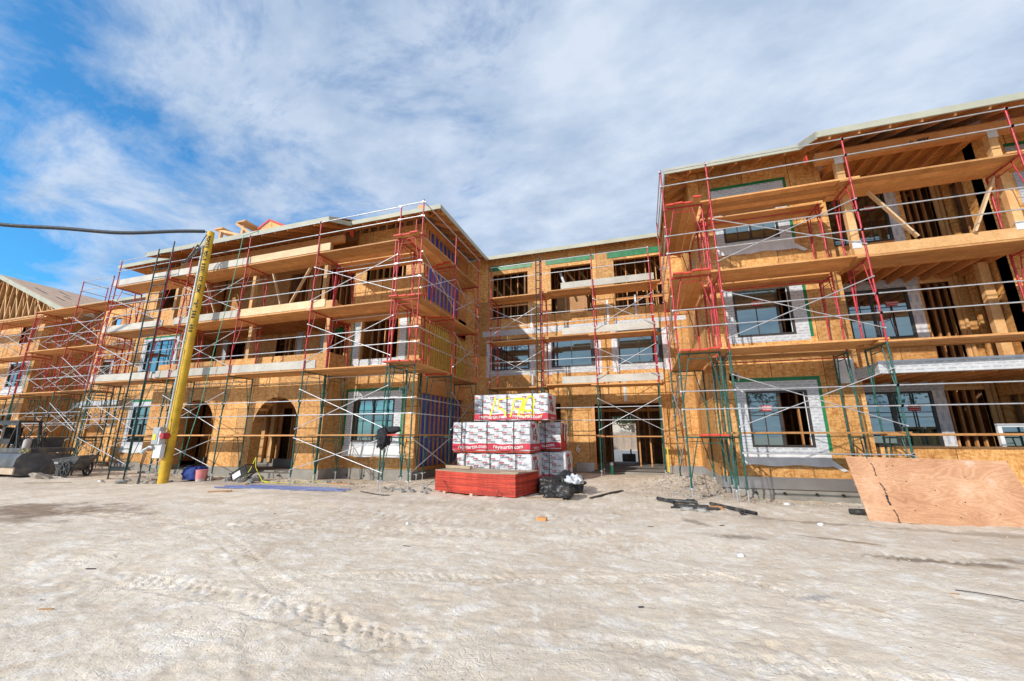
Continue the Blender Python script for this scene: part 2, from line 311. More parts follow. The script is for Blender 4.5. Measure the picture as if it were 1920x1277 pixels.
# ------------------------------------------------------------------ mesh builder
SPLIT = set('rafter balcony_post post_strap metal_strap flashing tape base_flashing jamb_strip edge_beam form_tie_hole temporary_brace cut_strap strap beam_end vent_box truss fascia soffit roof loose_board skid interior_wall interior_floor splice_cover rung cab_post rim_board wall_cable rough_frame foundation window_header sheathing_board seat'.split())
class MB:
    def __init__(s): s.v = []; s.f = []; s.m = []; s.sm = []; s.pc = []; s.cur = 0
    def add(s, vs, fs, mi=0, smooth=False, new=True):
        if new: s.cur += 1
        s.pc += [s.cur] * len(fs)
        o = len(s.v); s.v += [tuple(p) for p in vs]
        for f in fs: s.f.append([i + o for i in f]); s.m.append(mi); s.sm.append(smooth)
        return s
    def box(s, x0, x1, y0, y1, z0, z1, mi=0):
        if x1 < x0: x0, x1 = x1, x0
        if y1 < y0: y0, y1 = y1, y0
        if z1 < z0: z0, z1 = z1, z0
        return s.add([(x0, y0, z0), (x1, y0, z0), (x1, y1, z0), (x0, y1, z0), (x0, y0, z1), (x1, y0, z1), (x1, y1, z1), (x0, y1, z1)],
                     [(0, 3, 2, 1), (4, 5, 6, 7), (0, 1, 5, 4), (1, 2, 6, 5), (2, 3, 7, 6), (3, 0, 4, 7)], mi)
    def beam(s, p, q, w, h, mi=0, up=(0, 0, 1)):
        """rectangular bar from p to q, w across, h along 'up'"""
        p = Vector(p); q = Vector(q); d = (q - p).normalized(); u = Vector(up)
        if abs(d.dot(u)) > .98: u = Vector((0, 1, 0))
        a = d.cross(u).normalized(); b2 = a.cross(d).normalized()
        vs = [c + a * (i * w / 2) + b2 * (j * h / 2) for c in (p, q) for i, j in ((-1, -1), (1, -1), (1, 1), (-1, 1))]
        return s.add(vs, [(0, 3, 2, 1), (4, 5, 6, 7), (0, 1, 5, 4), (1, 2, 6, 5), (2, 3, 7, 6), (3, 0, 4, 7)], mi)
    def tube(s, pts, r, n=8, mi=0, caps=True, rs=None):
        pts = [Vector(p) for p in pts]; rings = []
        prev = None
        for i, p in enumerate(pts):
            d = (pts[min(i + 1, len(pts) - 1)] - pts[max(i - 1, 0)]).normalized()
            u = Vector((0, 0, 1)) if abs(d.z) < .95 else Vector((0, 1, 0))
            if prev is not None and prev.length > 0:
                a = (prev - d * prev.dot(d))
                a = a.normalized() if a.length > 1e-4 else d.cross(u).normalized()
            else: a = d.cross(u).normalized()
            prev = a; b2 = d.cross(a)
            rr = rs[i] if rs else r
            rings.append([p + (a * math.cos(t) + b2 * math.sin(t)) * rr for t in [2 * math.pi * k / n for k in range(n)]])
        vs = [v for g in rings for v in g]; fs = []
        for i in range(len(rings) - 1):
            for k in range(n): fs.append((i * n + k, i * n + (k + 1) % n, (i + 1) * n + (k + 1) % n, (i + 1) * n + k))
        s.add(vs, fs, mi, True)
        if caps:
            s.add(rings[0], [tuple(range(n - 1, -1, -1))], mi, new=False); s.add(rings[-1], [tuple(range(n))], mi, new=False)
        return s
    def prism(s, poly, axis, a0, a1, mi=0):
        """extrude a 2-D convex/concave polygon along an axis ('x','y','z')"""
        def P(u, v, a): return {'x': (a, u, v), 'y': (u, a, v), 'z': (u, v, a)}[axis]
        n = len(poly); vs = [P(u, v, a0) for u, v in poly] + [P(u, v, a1) for u, v in poly]
        fs = [tuple(range(n - 1, -1, -1)), tuple(range(n, 2 * n))] + [(i, (i + 1) % n, n + (i + 1) % n, n + i) for i in range(n)]
        return s.add(vs, fs, mi)
    def build(s, name, mats, parent=None, off=None):
        if name in SPLIT and s.cur > 1:
            out = []
            for k in sorted(set(s.pc)):
                q = MB(); idx = {}
                for f, mi, sm, pc in zip(s.f, s.m, s.sm, s.pc):
                    if pc != k: continue
                    for i in f:
                        if i not in idx: idx[i] = len(q.v); q.v.append(s.v[i])
                    q.f.append([idx[i] for i in f]); q.m.append(mi); q.sm.append(sm); q.pc.append(1)
                q.cur = 1; out.append(q.build(name, mats, parent, off))
            return out[0]
        me = bpy.data.meshes.new(name)
        o = Vector(off) if off is not None else (Vector(parent.location) if parent is not None and parent.parent is None else Vector((0, 0, 0)))
        me.from_pydata(s.v, [], s.f)
        if not isinstance(mats, (list, tuple)): mats = [mats]
        for mt in mats: me.materials.append(M[mt])
        me.polygons.foreach_set('material_index', s.m); me.polygons.foreach_set('use_smooth', s.sm)
        bm = bmesh.new(); bm.from_mesh(me); bmesh.ops.recalc_face_normals(bm, faces=bm.faces); bm.to_mesh(me); bm.free()
        ob = bpy.data.objects.new(name, me); COL.objects.link(ob)
        if parent is not None:
            ob.parent = parent
            if parent.parent is None: ob.location = -Vector(parent.location)   # mesh stays in yard coordinates
        return ob
def tag(o, label=None, cat=None, group=None, kind=None):
    if label: o['label'] = label
    if cat: o['category'] = cat
    if group: o['group'] = group
    if kind: o['kind'] = kind
    return o
def empty(name, loc, label, cat, group=None):
    o = bpy.data.objects.new(name, None); COL.objects.link(o); o.location = loc; o.empty_display_size = .3
    return tag(o, label, cat, group)
def inst(name, mesh, parent=None, loc=(0, 0, 0), rot=(0, 0, 0)):
    o = bpy.data.objects.new(name, mesh); COL.objects.link(o)
    o.location = loc; o.rotation_euler = rot
    if parent is not None: o.parent = parent
    return o

def text_mesh(body, size, bold=0.0, align='CENTER', extr=0.0):
    cu = bpy.data.curves.new('t', 'FONT'); cu.body = body; cu.size = size; cu.align_x = align; cu.align_y = 'CENTER'
    cu.offset = bold; cu.extrude = extr; cu.resolution_u = 2
    o = bpy.data.objects.new('t', cu); COL.objects.link(o)
    dg = bpy.context.evaluated_depsgraph_get()
    me = bpy.data.meshes.new_from_object(o.evaluated_get(dg))
    vs = [v.co.copy() for v in me.vertices]; fs = [tuple(p.vertices) for p in me.polygons]
    bpy.data.objects.remove(o); bpy.data.curves.remove(cu); bpy.data.meshes.remove(me)
    return vs, fs
TXT = {}
def put_text(mb, body, size, origin, ux, uz, bold=0.0, mi=0, warp=None):
    """flat lettering laid on a surface: ux = reading direction, uz = letter-up direction"""
    k = (body, size, bold)
    if k not in TXT: TXT[k] = text_mesh(body, size, bold)
    vs, fs = TXT[k]; o = Vector(origin); ux = Vector(ux); uz = Vector(uz)
    pts = [o + ux * v.x + uz * v.y for v in vs]
    if warp: pts = [warp(p) for p in pts]
    mb.add(pts, fs, mi)
# ------------------------------------------------------------------ building helpers
def panel(mb, axis, f, a0, a1, z0, z1, holes=(), th=.15, mi=0, hmi=None):
    """wall sheet with rectangular openings. axis 'y': lies at y=f, runs in x. axis 'x': at x=f, runs in y. th goes behind (sign kept)"""
    A = sorted({a0, a1, *[min(max(h[i], a0), a1) for h in holes for i in (0, 1)]}); Z = sorted({z0, z1, *[min(max(h[i], z0), z1) for h in holes for i in (2, 3)]})
    def solid(i, j):
        if i < 0 or j < 0 or i >= len(A) - 1 or j >= len(Z) - 1: return False
        ca, cz = (A[i] + A[i + 1]) / 2, (Z[j] + Z[j + 1]) / 2
        return not any(h[0] < ca < h[1] and h[2] < cz < h[3] for h in holes)
    def P(a, d, z): return (a, f + d, z) if axis == 'y' else (f + d, a, z)
    hm = mi if hmi is None else hmi
    for i in range(len(A) - 1):
        for j in range(len(Z) - 1):
            if not solid(i, j): continue
            p, q, r, s2 = A[i], A[i + 1], Z[j], Z[j + 1]
            mb.add([P(p, 0, r), P(q, 0, r), P(q, 0, s2), P(p, 0, s2)], [(0, 1, 2, 3)], mi)
            mb.add([P(p, th, r), P(q, th, r), P(q, th, s2), P(p, th, s2)], [(0, 3, 2, 1)], mi)
            if not solid(i - 1, j): mb.add([P(p, 0, r), P(p, 0, s2), P(p, th, s2), P(p, th, r)], [(0, 1, 2, 3)], hm)
            if not solid(i + 1, j): mb.add([P(q, 0, r), P(q, th, r), P(q, th, s2), P(q, 0, s2)], [(0, 1, 2, 3)], hm)
            if not solid(i, j - 1): mb.add([P(p, 0, r), P(p, th, r), P(q, th, r), P(q, 0, r)], [(0, 1, 2, 3)], hm)
            if not solid(i, j + 1): mb.add([P(p, 0, s2), P(q, 0, s2), P(q, th, s2), P(p, th, s2)], [(0, 1, 2, 3)], hm)
    return mb

def window(root, y, x0, x1, z0, z1, style='two', split=.56, label=None, sticker=False):
    """dark framed sliding window set in an opening of a wall at y"""
    fr = MB(); t = .055
    for (a, b, c, d) in ((x0, x1, z0, z0 + t), (x0, x1, z1 - t, z1), (x0, x0 + t, z0 + t, z1 - t), (x1 - t, x1, z0 + t, z1 - t)):
        fr.box(a, b, y - .02, y + .07, c, d)
    xs = x0 + (x1 - x0) * split
    fr.box(xs - .03, xs + .03, y - .012, y + .06, z0 + t, z1 - t)
    w = fr.build('window', 'window_frame', root)
    if label: w['label'] = label
    panes = [(x0 + t, xs - .03)]
    if style == 'two': panes.append((xs + .03, x1 - t))
    for a, b in panes:
        MB().box(a, b, y + .02, y + .03, z0 + t, z1 - t).build('pane', 'glass', w, off=(0, 0, 0))
        g = MB(); xm = (a + b) / 2; zm = z0 + (z1 - z0) * .62
        g.box(xm - .011, xm + .011, y + .008, y + .018, z0 + t, z1 - t); g.box(a, xm - .011, y + .008, y + .018, zm - .011, zm + .011); g.box(xm + .011, b, y + .008, y + .018, zm - .011, zm + .011)
        g.build('muntin', 'window_frame', w, off=(0, 0, 0))
    if style == 'open':
        MB().box(x1 - t - .03, x1 - t - .012, y - .005, y + .01, z0 + t, z1 - t).build('screen_edge', 'white_vinyl', w, off=(0, 0, 0))
    if sticker:
        s = MB().box(xm - .09, xm + .17, y - .002, y + .003, zm + .03, zm + .17).build('sticker', 'sticker_red', w, off=(0, 0, 0))
        tm = MB()
        put_text(tm, 'WARNING', .062, (xm + .04, y - .006, zm + .125), (1, 0, 0), (0, 0, 1), .001)
        put_text(tm, 'DO NOT REMOVE', .032, (xm + .04, y - .006, zm + .065), (1, 0, 0), (0, 0, 1), .0005)
        tm.build('lettering', 'white_ink', w, off=(0, 0, 0))
    for o in [w] + list(w.children): pass
    return w

def flashing(root, y, x0, x1, z0, z1, l=.25, r=.3, t=.17, b=.17, skirt=0, tape=True, dark=False, jambs=False, head=True, sill=True):
    """self adhesive strips round a window; skirt = loose apron hanging below"""
    mt = 'flashing_dark' if dark else 'flashing'
    f = MB()
    if sill: f.box(x0 - l, x1 + r, y - .006, y - .001, z0 - b, z0)
    if head: f.box(x0 - l, x1 + r, y - .012, y - .001, z1, z1 + t)
    if not jambs: f.box(x0 - l, x0, y - .009, y - .001, z0, z1); f.box(x1, x1 + r, y - .009, y - .001, z0, z1)
    p = f.build('flashing', mt, root)
    if jambs:
        j = MB(); j.box(x0 - l, x0, y - .009, y - .001, z0 - b * 1.25, z1 - .0); j.box(x1, x1 + r, y - .009, y - .001, z0 - b * 1.25, z1)
        j.build('jamb_strip', 'jamb_wrap', p, off=(0, 0, 0))
    if skirt:
        s = MB(); n = 14; za = z0 - b; pts = []
        for i in range(n + 1):
            x = x0 - l - .03 + (x1 + r - x0 + l + .06) * i / n
            o = .02 + .018 * math.sin(i * 1.7) + .012 * random.random()
            pts.append((x, y - .008, za + .02)); pts.append((x, y - .012 - o, za - skirt + .02 * math.sin(i * .9)))
        s.add(pts, [(2 * i, 2 * i + 1, 2 * i + 3, 2 * i + 2) for i in range(n)], 0, True)
        xe = x1 + r
        s.add([(xe - .05, y - .02, za - skirt + .22), (xe + .30, y - .07, za - skirt - .10), (xe + .22, y - .03, za - skirt - .12), (xe - .02, y - .03, za - skirt + .02)], [(0, 1, 2, 3)])
        sk = s.build('apron', 'membrane', p, off=(0, 0, 0))
    if tape:
        g = MB()
        g.box(x0 - l, x1 + r, y - .004, y - .001, z1 + t, z1 + t + .10); g.box(x1 + r, x1 + r + .08, y - .004, y - .001, z0 - .1, z1 + t + .10)
        g.build('tape', 'green_tape', p, off=(0, 0, 0))
    return p

def studs(root, y, x0, x1, z0, z1, step=.42, name='stud_wall', mat='lumber_dark', skip=None):
    m = MB(); x = x0
    while x <= x1:
        if not (skip and skip[0] < x < skip[1]): m.box(x - .02, x + .02, y, y + .09, z0, z1)
        x += step
    m.box(x0, x1, y - .002, y + .092, z1 - .04, z1 + .04)
    return m.build(name, mat, root)

# ------------------------------------------------------------------ the unfinished building
LY, RY, CYW = 12.1, 12.4, 16.0           # wall planes: left wing, right wing, centre
B = empty('apartment_building', (-7.0, 12.1, 0), 'three storey wood framed building clad in bare strand board, two wings around a recess', 'building')

Z1 = (.40, 3.28); Z2 = (3.28, 6.25); Z3 = (6.25, 9.25)
# left wing: right bay front
m = MB(); bayL = [(-9.85, -8.15, 1.26, 2.74), (-9.85, -8.15, 4.2, 5.75), (-9.75, -8.05, 7.3, 8.35), (-7.95, -7.7, 2.86, 3.08)]
panel(m, 'y', LY, -10.33, -7.3, .38, 9.38, bayL)
m.build('wall', 'osb', B)
# left wing: left bay
m = MB(); panel(m, 'y', LY, -22.6, -19.15, .38, 9.38, [(-21.7, -20.1, 1.2, 2.74), (-21.7, -19.9, 4.2, 5.75), (-21.7, -20.1, 7.3, 8.35)])
m.build('wall', 'osb', B)
# upper slot of open framing under the eave
def eave_slots(y, x0, x1, z0=9.38, z1=9.66, name='blocking'):
    m = MB(); m.box(x0, x1, y, y + .12, z1, z1 + .07); x = x0
    while x < x1 + .01: m.box(x - .025, x + .025, y + .002, y + .1, z0, z1); x += .41
    m.build(name, 'lumber_red', B)
eave_slots(LY, -22.6, -7.4)
# right side (return) wall of left wing: open studs with blue and yellow board behind
for (za, zb, mt, lbl) in ((.42, 2.95, 'blue_board', 'blue sheathing between the open studs'), (3.62, 5.62, 'yellow_board', 'yellow framing of the middle storey'), (6.45, 8.35, 'blue_board', None), (8.75, 9.3, 'blue_board', None)):
    p = MB().box(-7.50, -7.42, LY + .16, CYW - .16, za, zb).build('sheathing_board', mt, B)
    if lbl: p['label'] = lbl
    s = MB(); y = LY + .12
    while y < CYW:
        w = .07 if mt == 'blue_board' else .055
        s.box(-7.418, -7.375 if mt == 'blue_board' else -7.345, y, y + w + .015, za, zb); y += .335 if zb - za > 1 else .36
        if mt == 'yellow_board' and y < CYW: s.box(-7.418, -7.34, y - .14, y - .10, za, zb)
    s.build('stud_wall', 'lumber_red' if mt == 'blue_board' else 'yellow_board' , B)
m = MB()
for (za, zb) in ((.30, .42), (2.95, 3.62), (5.62, 6.45), (8.35, 8.75), (9.3, 9.62)): m.box(-7.42, -7.30, LY + .15, CYW, za, zb)
m.box(-7.42, -7.30, LY + .15, LY + .24, .42, 9.3); m.box(-7.42, -7.30, 15.2, 15.98, 5.6, 9.3)
m.build('rim_board', 'lumber_red', B)
# arcade with balconies (projects forward)
AY = 11.2
def arch_wall(mb, y, x0, x1, z0, z1, arches, th=.42):
    """arches: (centre, half width, spring z, radius z)"""
    xs = x0
    for (c, hw, sz, rz) in sorted(arches):
        mb.box(xs, c - hw, y, y + th, z0, z1); xs = c + hw
        n = 20; top = [(c - hw * math.cos(math.pi * i / n), sz + rz * math.sin(math.pi * i / n)) for i in range(n + 1)]
        for i in range(n):
            (xa, za), (xb, zb) = top[i], top[i + 1]
            mb.add([(xa, y, za), (xb, y, zb), (xb, y, z1), (xa, y, z1)], [(0, 1, 2, 3)])
            mb.add([(xa, y + th, za), (xb, y + th, zb), (xb, y + th, z1), (xa, y + th, z1)], [(0, 3, 2, 1)])
    mb.box(xs, x1, y, y + th, z0, z1)
ar = [(-12.42, 1.04, 1.75, 1.08), (-16.45, 1.04, 1.75, 1.08)]
m = MB(); arch_wall(m, AY, -19.1, -10.33, .38, 3.62, ar)
m.box(-19.1, -10.33, AY, AY + .14, 3.62, 4.34)
m.box(-10.46, -10.33, AY + .42, LY, .38, 3.62); m.box(-10.46, -10.33, AY + .14, LY, 3.62, 4.34)
m.box(-19.1, -18.97, AY + .42, LY, .38, 3.62)
m.build('arcade_wall', 'osb', B)
for (c, hw, sz, rz) in ar:
    m = MB()   # blocks lining the arch soffit
    for i in range(1, 24):
        t = math.pi * i / 24
        x, z = c - (hw - .012) * math.cos(t), sz + (rz - .012) * math.sin(t)
        ux, uz = math.sin(t), math.cos(t)
        if i % 2: m.beam((x - ux * .055, AY + .21, z - uz * .055 * 1), (x + ux * .055, AY + .21, z + uz * .055), .34, .022, up=(-math.cos(t), 0, math.sin(t)))
    m.build('arch_blocking', 'lumber_red', B)
MB().box(-19.1, -10.34, AY - .01, AY - .001, 3.26, 3.285).build('joint_line', 'steel_dark', B)
# balcony recess (back walls) left wing
for (za, zb, holes) in ((.4, 3.1, [(-14.35, -13.75, .42, 2.6)]), (3.4, 6.0, [(-12.9, -11.6, 3.5, 5.75), (-15.3, -14.2, 3.5, 5.75), (-18.3, -17.2, 4.2, 5.7)]), (6.3, 10.2, [(-13.2, -11.3, 6.4, 8.75), (-15.0, -13.9, 6.4, 8.75)])):
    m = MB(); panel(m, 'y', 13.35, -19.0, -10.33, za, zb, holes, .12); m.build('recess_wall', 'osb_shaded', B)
m = MB()
for x in (-15.75, -15.2, -14.75): m.box(x - .09, x + .09, 13.2, 13.34, .42, 3.0)
m.build('recess_post', 'lumber', B)
for (x0, x1, z0, z1) in ((-14.35, -13.75, .42, 2.6), (-12.9, -11.6, 3.5, 5.75), (-15.3, -14.2, 3.5, 5.75), (-13.2, -11.3, 6.4, 8.75)):
    m = MB(); m.box(x0 - .05, x0, 13.3, 13.46, z0, z1); m.box(x1, x1 + .05, 13.3, 13.46, z0, z1); m.box((x0 + x1) / 2 - .03, (x0 + x1) / 2 + .03, 13.5, 13.6, z0, z1); m.build('door_frame', 'lumber_red', B)
m = MB(); m.box(-12.92, -12.5, 13.33, 13.345, 3.6, 5.9); m.box(-14.15, -13.85, 13.33, 13.345, 3.9, 5.9); m.box(-18.6, -18.3, 13.33, 13.345, 4.0, 5.9); m.build('flashing', 'flashing_dark', B)
MB().box(-12.4, -11.7, 13.30, 13.328, 5.7, 5.95).build('tape', 'green_tape', B)
# balcony slabs, edge beams, posts and temporary braces
m = MB(); m.box(-18.97, -10.47, AY + .43, 13.34, 3.14, 3.34); m.build('balcony_floor', 'lumber_red', B)
m = MB(); m.box(-19.0, -10.36, AY + .02, 13.34, 6.06, 6.22)
x = -18.9
while x < -10.5: m.box(x, x + .04, AY + .14, 13.3, 5.86, 6.06); x += .41
m.build('balcony_floor', 'lumber_red', B)
m = MB(); m.box(-19.05, -10.33, AY - .04, AY + .10, 5.98, 6.30); m.build('edge_beam', 'lumber', B)
m = MB()
for x in (-18.9, -17.82, -14.47, -10.92): m.box(x - .075, x + .075, AY - .02, AY + .13, 6.30, 8.62)
m.build('balcony_post', 'lumber', B)
m = MB()
for x in (-14.3, -10.6, -17.9): m.box(x - .08, x + .08, AY + .02, AY + .2, 4.34, 5.95)
m.build('balcony_post', 'lumber', B)
m = MB(); m.box(-19.0, -10.3, AY - .03, AY + .13, 8.62, 8.9); m.build('edge_beam', 'lumber_red', B)
for (a, b) in (((-11.51, 7.9), (-12.39, 6.35)), ((-13.52, 7.85), (-12.86, 6.35)), ((-17.2, 7.9), (-16.3, 6.35))):
    MB().beam((a[0], AY - .06, a[1]), (b[0], AY - .06, b[1]), .04, .10, up=(0, 1, 0)).build('temporary_brace', 'toe_wood', B)
m = MB(); m.box(-11.55, -11.4, AY - .1, AY - .08, 6.02, 6.3); m.build('post_strap', 'galvanized', B)

# centre wall
cw = [(-6.02, -4.33, 4.2, 5.55), (-3.38, -1.6, 4.2, 5.55), (-.67, .97, 4.2, 5.55),
      (-6.05, -4.38, 6.5, 8.62), (-3.34, -1.6, 6.5, 8.62), (-.66, 1.15, 6.5, 8.62),
      (-1.72, .70, .18, 2.66), (-3.34, -3.06, 1.2, 2.73)]
m = MB(); panel(m, 'y', CYW, -7.42, 1.93, .28, 9.45, cw, hmi=0); m.build('wall', 'osb', B)
m = MB()
for (a, b, c, d) in cw[3:6]:
    zb = c + .62
    m.box(a, b, CYW + .03, CYW + .11, 7.36, 7.46)
m.box(-6.03, -4.4, CYW + .04, CYW + .10, 7.05, 7.12); m.box(-.65, 1.14, CYW + .04, CYW + .10, 6.85, 6.95)
m.build('window_header', 'lumber_red', B)
studs(B, CYW + 1.4, -3.3, -1.3, 6.3, 9.0, .2, mat='lumber_dark')
m = MB(); m.box(-3.32, -1.95, CYW + 1.2, CYW + 1.22, 6.3, 7.7); m.build('interior_board', 'lumber_dark', B)
# slanting trusses glimpsed in the top storey of the centre
m = MB()
for k in range(14):
    x = -6.6 + k * .62; y = CYW + 1 + (k % 3) * .4
    m.beam((x, y, 8.9), (x + .9, y, 7.6), .04, .09); m.beam((x, y, 6.5), (x, y, 9.4), .04, .09)
m.build('truss', 'lumber', B)
MB().beam((-3.0, CYW + .5, 8.55), (-2.75, CYW + .5, 7.75), .10, .02, up=(0, 1, 0)).build('hanging_wrap', 'flashing', B)
for i, (a, b, c, d) in enumerate(cw[:3]):
    window(B, CYW, a, b, c, d, 'two', .93 if i else .25)
    flashing(B, CYW, a, b, c, d, .26, .26, .15, .24, 0, False, False, True, head=False)
m = MB(); m.box(-6.48, -.98, CYW - .006, CYW - .001, 5.72, 5.98); m.box(-.8, 1.9, CYW - .006, CYW - .001, 5.80, 5.98); m.build('flashing', 'flashing', B)
m = MB(); m.box(-6.2, -4.2, CYW - .02, CYW - .012, 8.80, 9.05); m.box(-3.55, -1.45, CYW - .02, CYW - .012, 8.78, 9.02); m.box(-.9, 1.6, CYW - .02, CYW - .012, 8.72, 8.98)
m.build('tape', 'green_tape', B)
m = MB()
for x in (-4.22, .1, -1.0):
    z0, z1 = (6.0, 6.9) if x != .1 else (6.15, 7.0)
    m.box(x - .035, x + .035, CYW - .012, CYW - .005, z0, z1)
m.box(-.58, -.48, CYW - .012, CYW - .005, 2.75, 3.6); m.box(-4.25, -4.18, CYW - .012, CYW - .005, 2.9, 4.0); m.build('metal_strap', 'galvanized', B)
# door surround, coil of cable and chalk marks by the entrance
m = MB(); m.box(-1.80, -1.72, CYW - .03, CYW + .15, .2, 2.72); m.box(.70, .80, CYW - .03, CYW + .15, .2, 2.72); m.box(-1.72, .70, CYW - .03, CYW + .15, 2.66, 2.72); m.build('door_frame', 'lumber_red', B)
m = MB(); m.tube([(-2.82 + .05 * math.sin(i * .8) + .19 * max(0, math.sin(i * .32)), CYW - .05, 3.5 - i * .18) for i in range(12)], .014, 6); m.build('wall_cable', 'rope_green', B)
m = MB(); m.tube([(-2.95 + .19 * math.cos(t * .35), CYW - .04, 1.42 + .52 * math.sin(t * .35)) for t in range(34)], .012, 6); m.build('wall_cable', 'membrane', B)
m = MB(); put_text(m, '6', .38, (-2.42, CYW - .008, .98), (1, 0, 0), (0, 0, 1), .002); m.build('chalk_mark', 'white_ink', B)

# right wing: front bay
wr = [(2.77, 4.2, 1.17, 2.64), (2.77, 4.2, 4.17, 5.56), (2.77, 4.2, 7.08, 8.6), (2.42, 2.62, 2.95, 3.15)]
m = MB(); panel(m, 'y', RY, 1.93, 5.45, .40, 9.66, wr); m.build('wall', 'osb', B)
window(B, RY, *wr[0], 'open', .53, sticker=True); window(B, RY, *wr[1], 'open', .76, sticker=True); window(B, RY, *wr[2], 'two', .5)
flashing(B, RY, *wr[0], .24, .27, .26, .16, .30); flashing(B, RY, *wr[1], .22, .32, .17, .18, .0); flashing(B, RY, *wr[2], .22, .30, .28, .14, .28)
def print_apron(y, xs, z):
    m = MB()
    for x in xs:
        m.box(x - .11, x + .11, y - .0605, y - .059, z - .028, z + .028)
    m.build('wrap_print', 'blue_cloth', B)
# return wall of right wing (faces left) and small mech openings
m = MB(); panel(m, 'x', 1.93, RY + .15, CYW, .40, 9.5, [], .15); m.build('wall', 'osb', B)
m = MB(); m.box(1.905, 1.925, RY + 2.2, RY + 2.28, 2.6, 3.3); m.box(1.905, 1.925, RY + .5, RY + .56, 6.2, 6.9); m.box(2.0, 2.05, RY - .012, RY - .004, 2.4, 3.1); m.build('metal_strap', 'galvanized', B)
# right balcony recess
RX0, RX1, RB, RF = 5.35, 8.68, 13.7, 11.3
for (za, zb, holes) in ((.2, 2.95, [(5.9, 7.5, 1.17, 2.64), (7.78, 8.6, .3, 2.64)]), (3.2, 5.9, [(6.0, 7.5, 4.14, 5.62), (7.82, 8.45, 3.3, 5.67)]), (6.2, 9.6, [(6.0, 7.5, 7.1, 8.75), (7.9, 8.6, 6.3, 8.75)])):
    m = MB(); panel(m, 'y', RB, RX0, 9.2, za, zb, holes, .12); m.build('recess_wall', 'osb', B)
    h = holes[0]
    window(B, RB, *h, 'two', .42, sticker=za != .2 or True)
    f = MB(); f.box(h[0] - .3, h[1] + .30, RB - .012, RB - .002, h[3], h[3] + (.26 if za < 6 else .03)); fl = f.build('flashing', 'flashing_dark', B)
    j = MB(); j.box(h[1], h[1] + .27, RB - .010, RB - .001, h[2] - .28, h[3]); j.build('jamb_strip', 'jamb_wrap', fl, off=(0, 0, 0))
    m = MB(); h2 = holes[1]; m.box(h2[1], h2[1] + .09, RB - .05, RB + .1, za, zb - .1); m.box(h2[1] + .10, h2[1] + .16, RB - .10, RB - .052, za, zb - .1); m.box(h2[0], h2[1], RB - .02, RB + .1, h2[3], h2[3] + .09); m.build('door_frame', 'lumber', B)
    # side wall at the right end, with its door opening
    m = MB(); panel(m, 'x', 8.78, RY, RB - .12, za, zb, [(12.85, 13.5, za + .1, za + 2.25)], .12); m.build('recess_side_wall', 'osb', B)
    m = MB()
    for y in (12.82, 13.53): m.box(8.80, 8.93, y - .02, y + .02, za, zb - .1)
    for y in (12.95, 13.15, 13.35): m.box(9.0, 9.09, y - .02, y + .02, za, zb - .1)
    m.build('stud_wall', 'lumber_red', B)
    MB().box(9.35, 9.38, 12.75, 13.6, za, zb - .1).build('interior_board', 'osb_shaded', B)
    m = MB(); panel(m, 'x', 5.45, RY + .15, RB, za, zb, [], -.1); m.build('recess_side_wall', 'osb', B)
MB().box(5.47, 5.5, RY - .6, RY - .59, 0, .01).build('nail', 'steel_dark', B)
# far right bay
wr2 = [(9.75, 11.2, 1.17, 2.64), (9.75, 11.2, 4.17, 5.56), (9.75, 11.2, 7.3, 8.6)]
m = MB(); panel(m, 'y', RY, 8.78, 13.5, .4, 9.4, wr2); m.build('wall', 'osb', B)
for h in wr2: window(B, RY, *h, 'two'); flashing(B, RY, *h, dark=True)
eave_slots(RY, 5.5, 8.7, 9.4, 9.6)
# right balcony slabs / beams / posts / half wall
m = MB(); m.box(RX0, 13.5, RF + .02, RF + .14, 0.02, 1.2); m.build('half_wall', 'osb', B)
MB().box(RX0 - .02, 13.5, RF, RF + .16, 1.2, 1.235).build('half_wall_cap', 'lumber', B)
for zt in (3.12, 6.02):
    m = MB(); m.box(RX0 + .02, 12.5, RF + .16, RB - .01, zt - .06, zt - .02); x = RX0 + .1
    while x < 12.4: m.box(x, x + .04, RF + .17, RB - .02, zt - .28, zt - .062); x += .406
    m.build('balcony_floor', 'lumber_red', B)
m = MB(); m.box(RX0, 13.5, RF, RF + .16, 2.86, 3.12); m.box(RX0 - .012, RX0, RF, RY - .02, 2.86, 3.12); m.build('balcony_edge_wrap', 'flashing', B)
m = MB(); m.box(RX0 - .03, 13.5, RF - .03, RF - .004, 3.10, 3.15); m.build('drip_edge', 'sheet_metal', B)
m = MB(); m.box(4.95, 5.34, RY - .012, RY - .002, 2.78, 3.42); m.build('flashing', 'membrane', B)
m = MB(); m.box(RX0, 13.5, RF, RF + .14, 5.80, 6.06); m.box(5.34, 5.48, RF + .14, RY - .01, 5.80, 6.06); m.build('edge_beam', 'lumber', B)
m = MB()
for x in (5.43, 8.52): m.box(x - .085, x + .085, RF + .0, RF + .15, 6.06, 8.55)
m.build('balcony_post', 'lumber', B)
m = MB()
for x in (8.62,): m.box(x - .1, x + .1, RF + 1.4, RF + 1.55, 3.12, 5.8)
m.build('balcony_post', 'lumber', B)
m = MB(); m.box(4.95, 13.5, RF - .02, RF + .16, 8.55, 8.84); m.build('edge_beam', 'lumber_red', B)
for (a, b) in (((5.81, 7.55), (6.62, 6.10)), ((8.29, 7.4), (7.66, 6.05))):
    MB().beam((a[0], RF - .05, a[1]), (b[0], RF - .05, b[1]), .04, .11, up=(0, 1, 0)).build('temporary_brace', 'toe_wood', B)
m = MB()
for x in (5.43, 8.52): m.box(x - .1, x + .1, RF - .012, RF - .003, 6.0, 6.2); m.box(x - .095, x + .095, RF - .03, RF - .021, 8.42, 8.62)
m.build('post_strap', 'membrane', B)
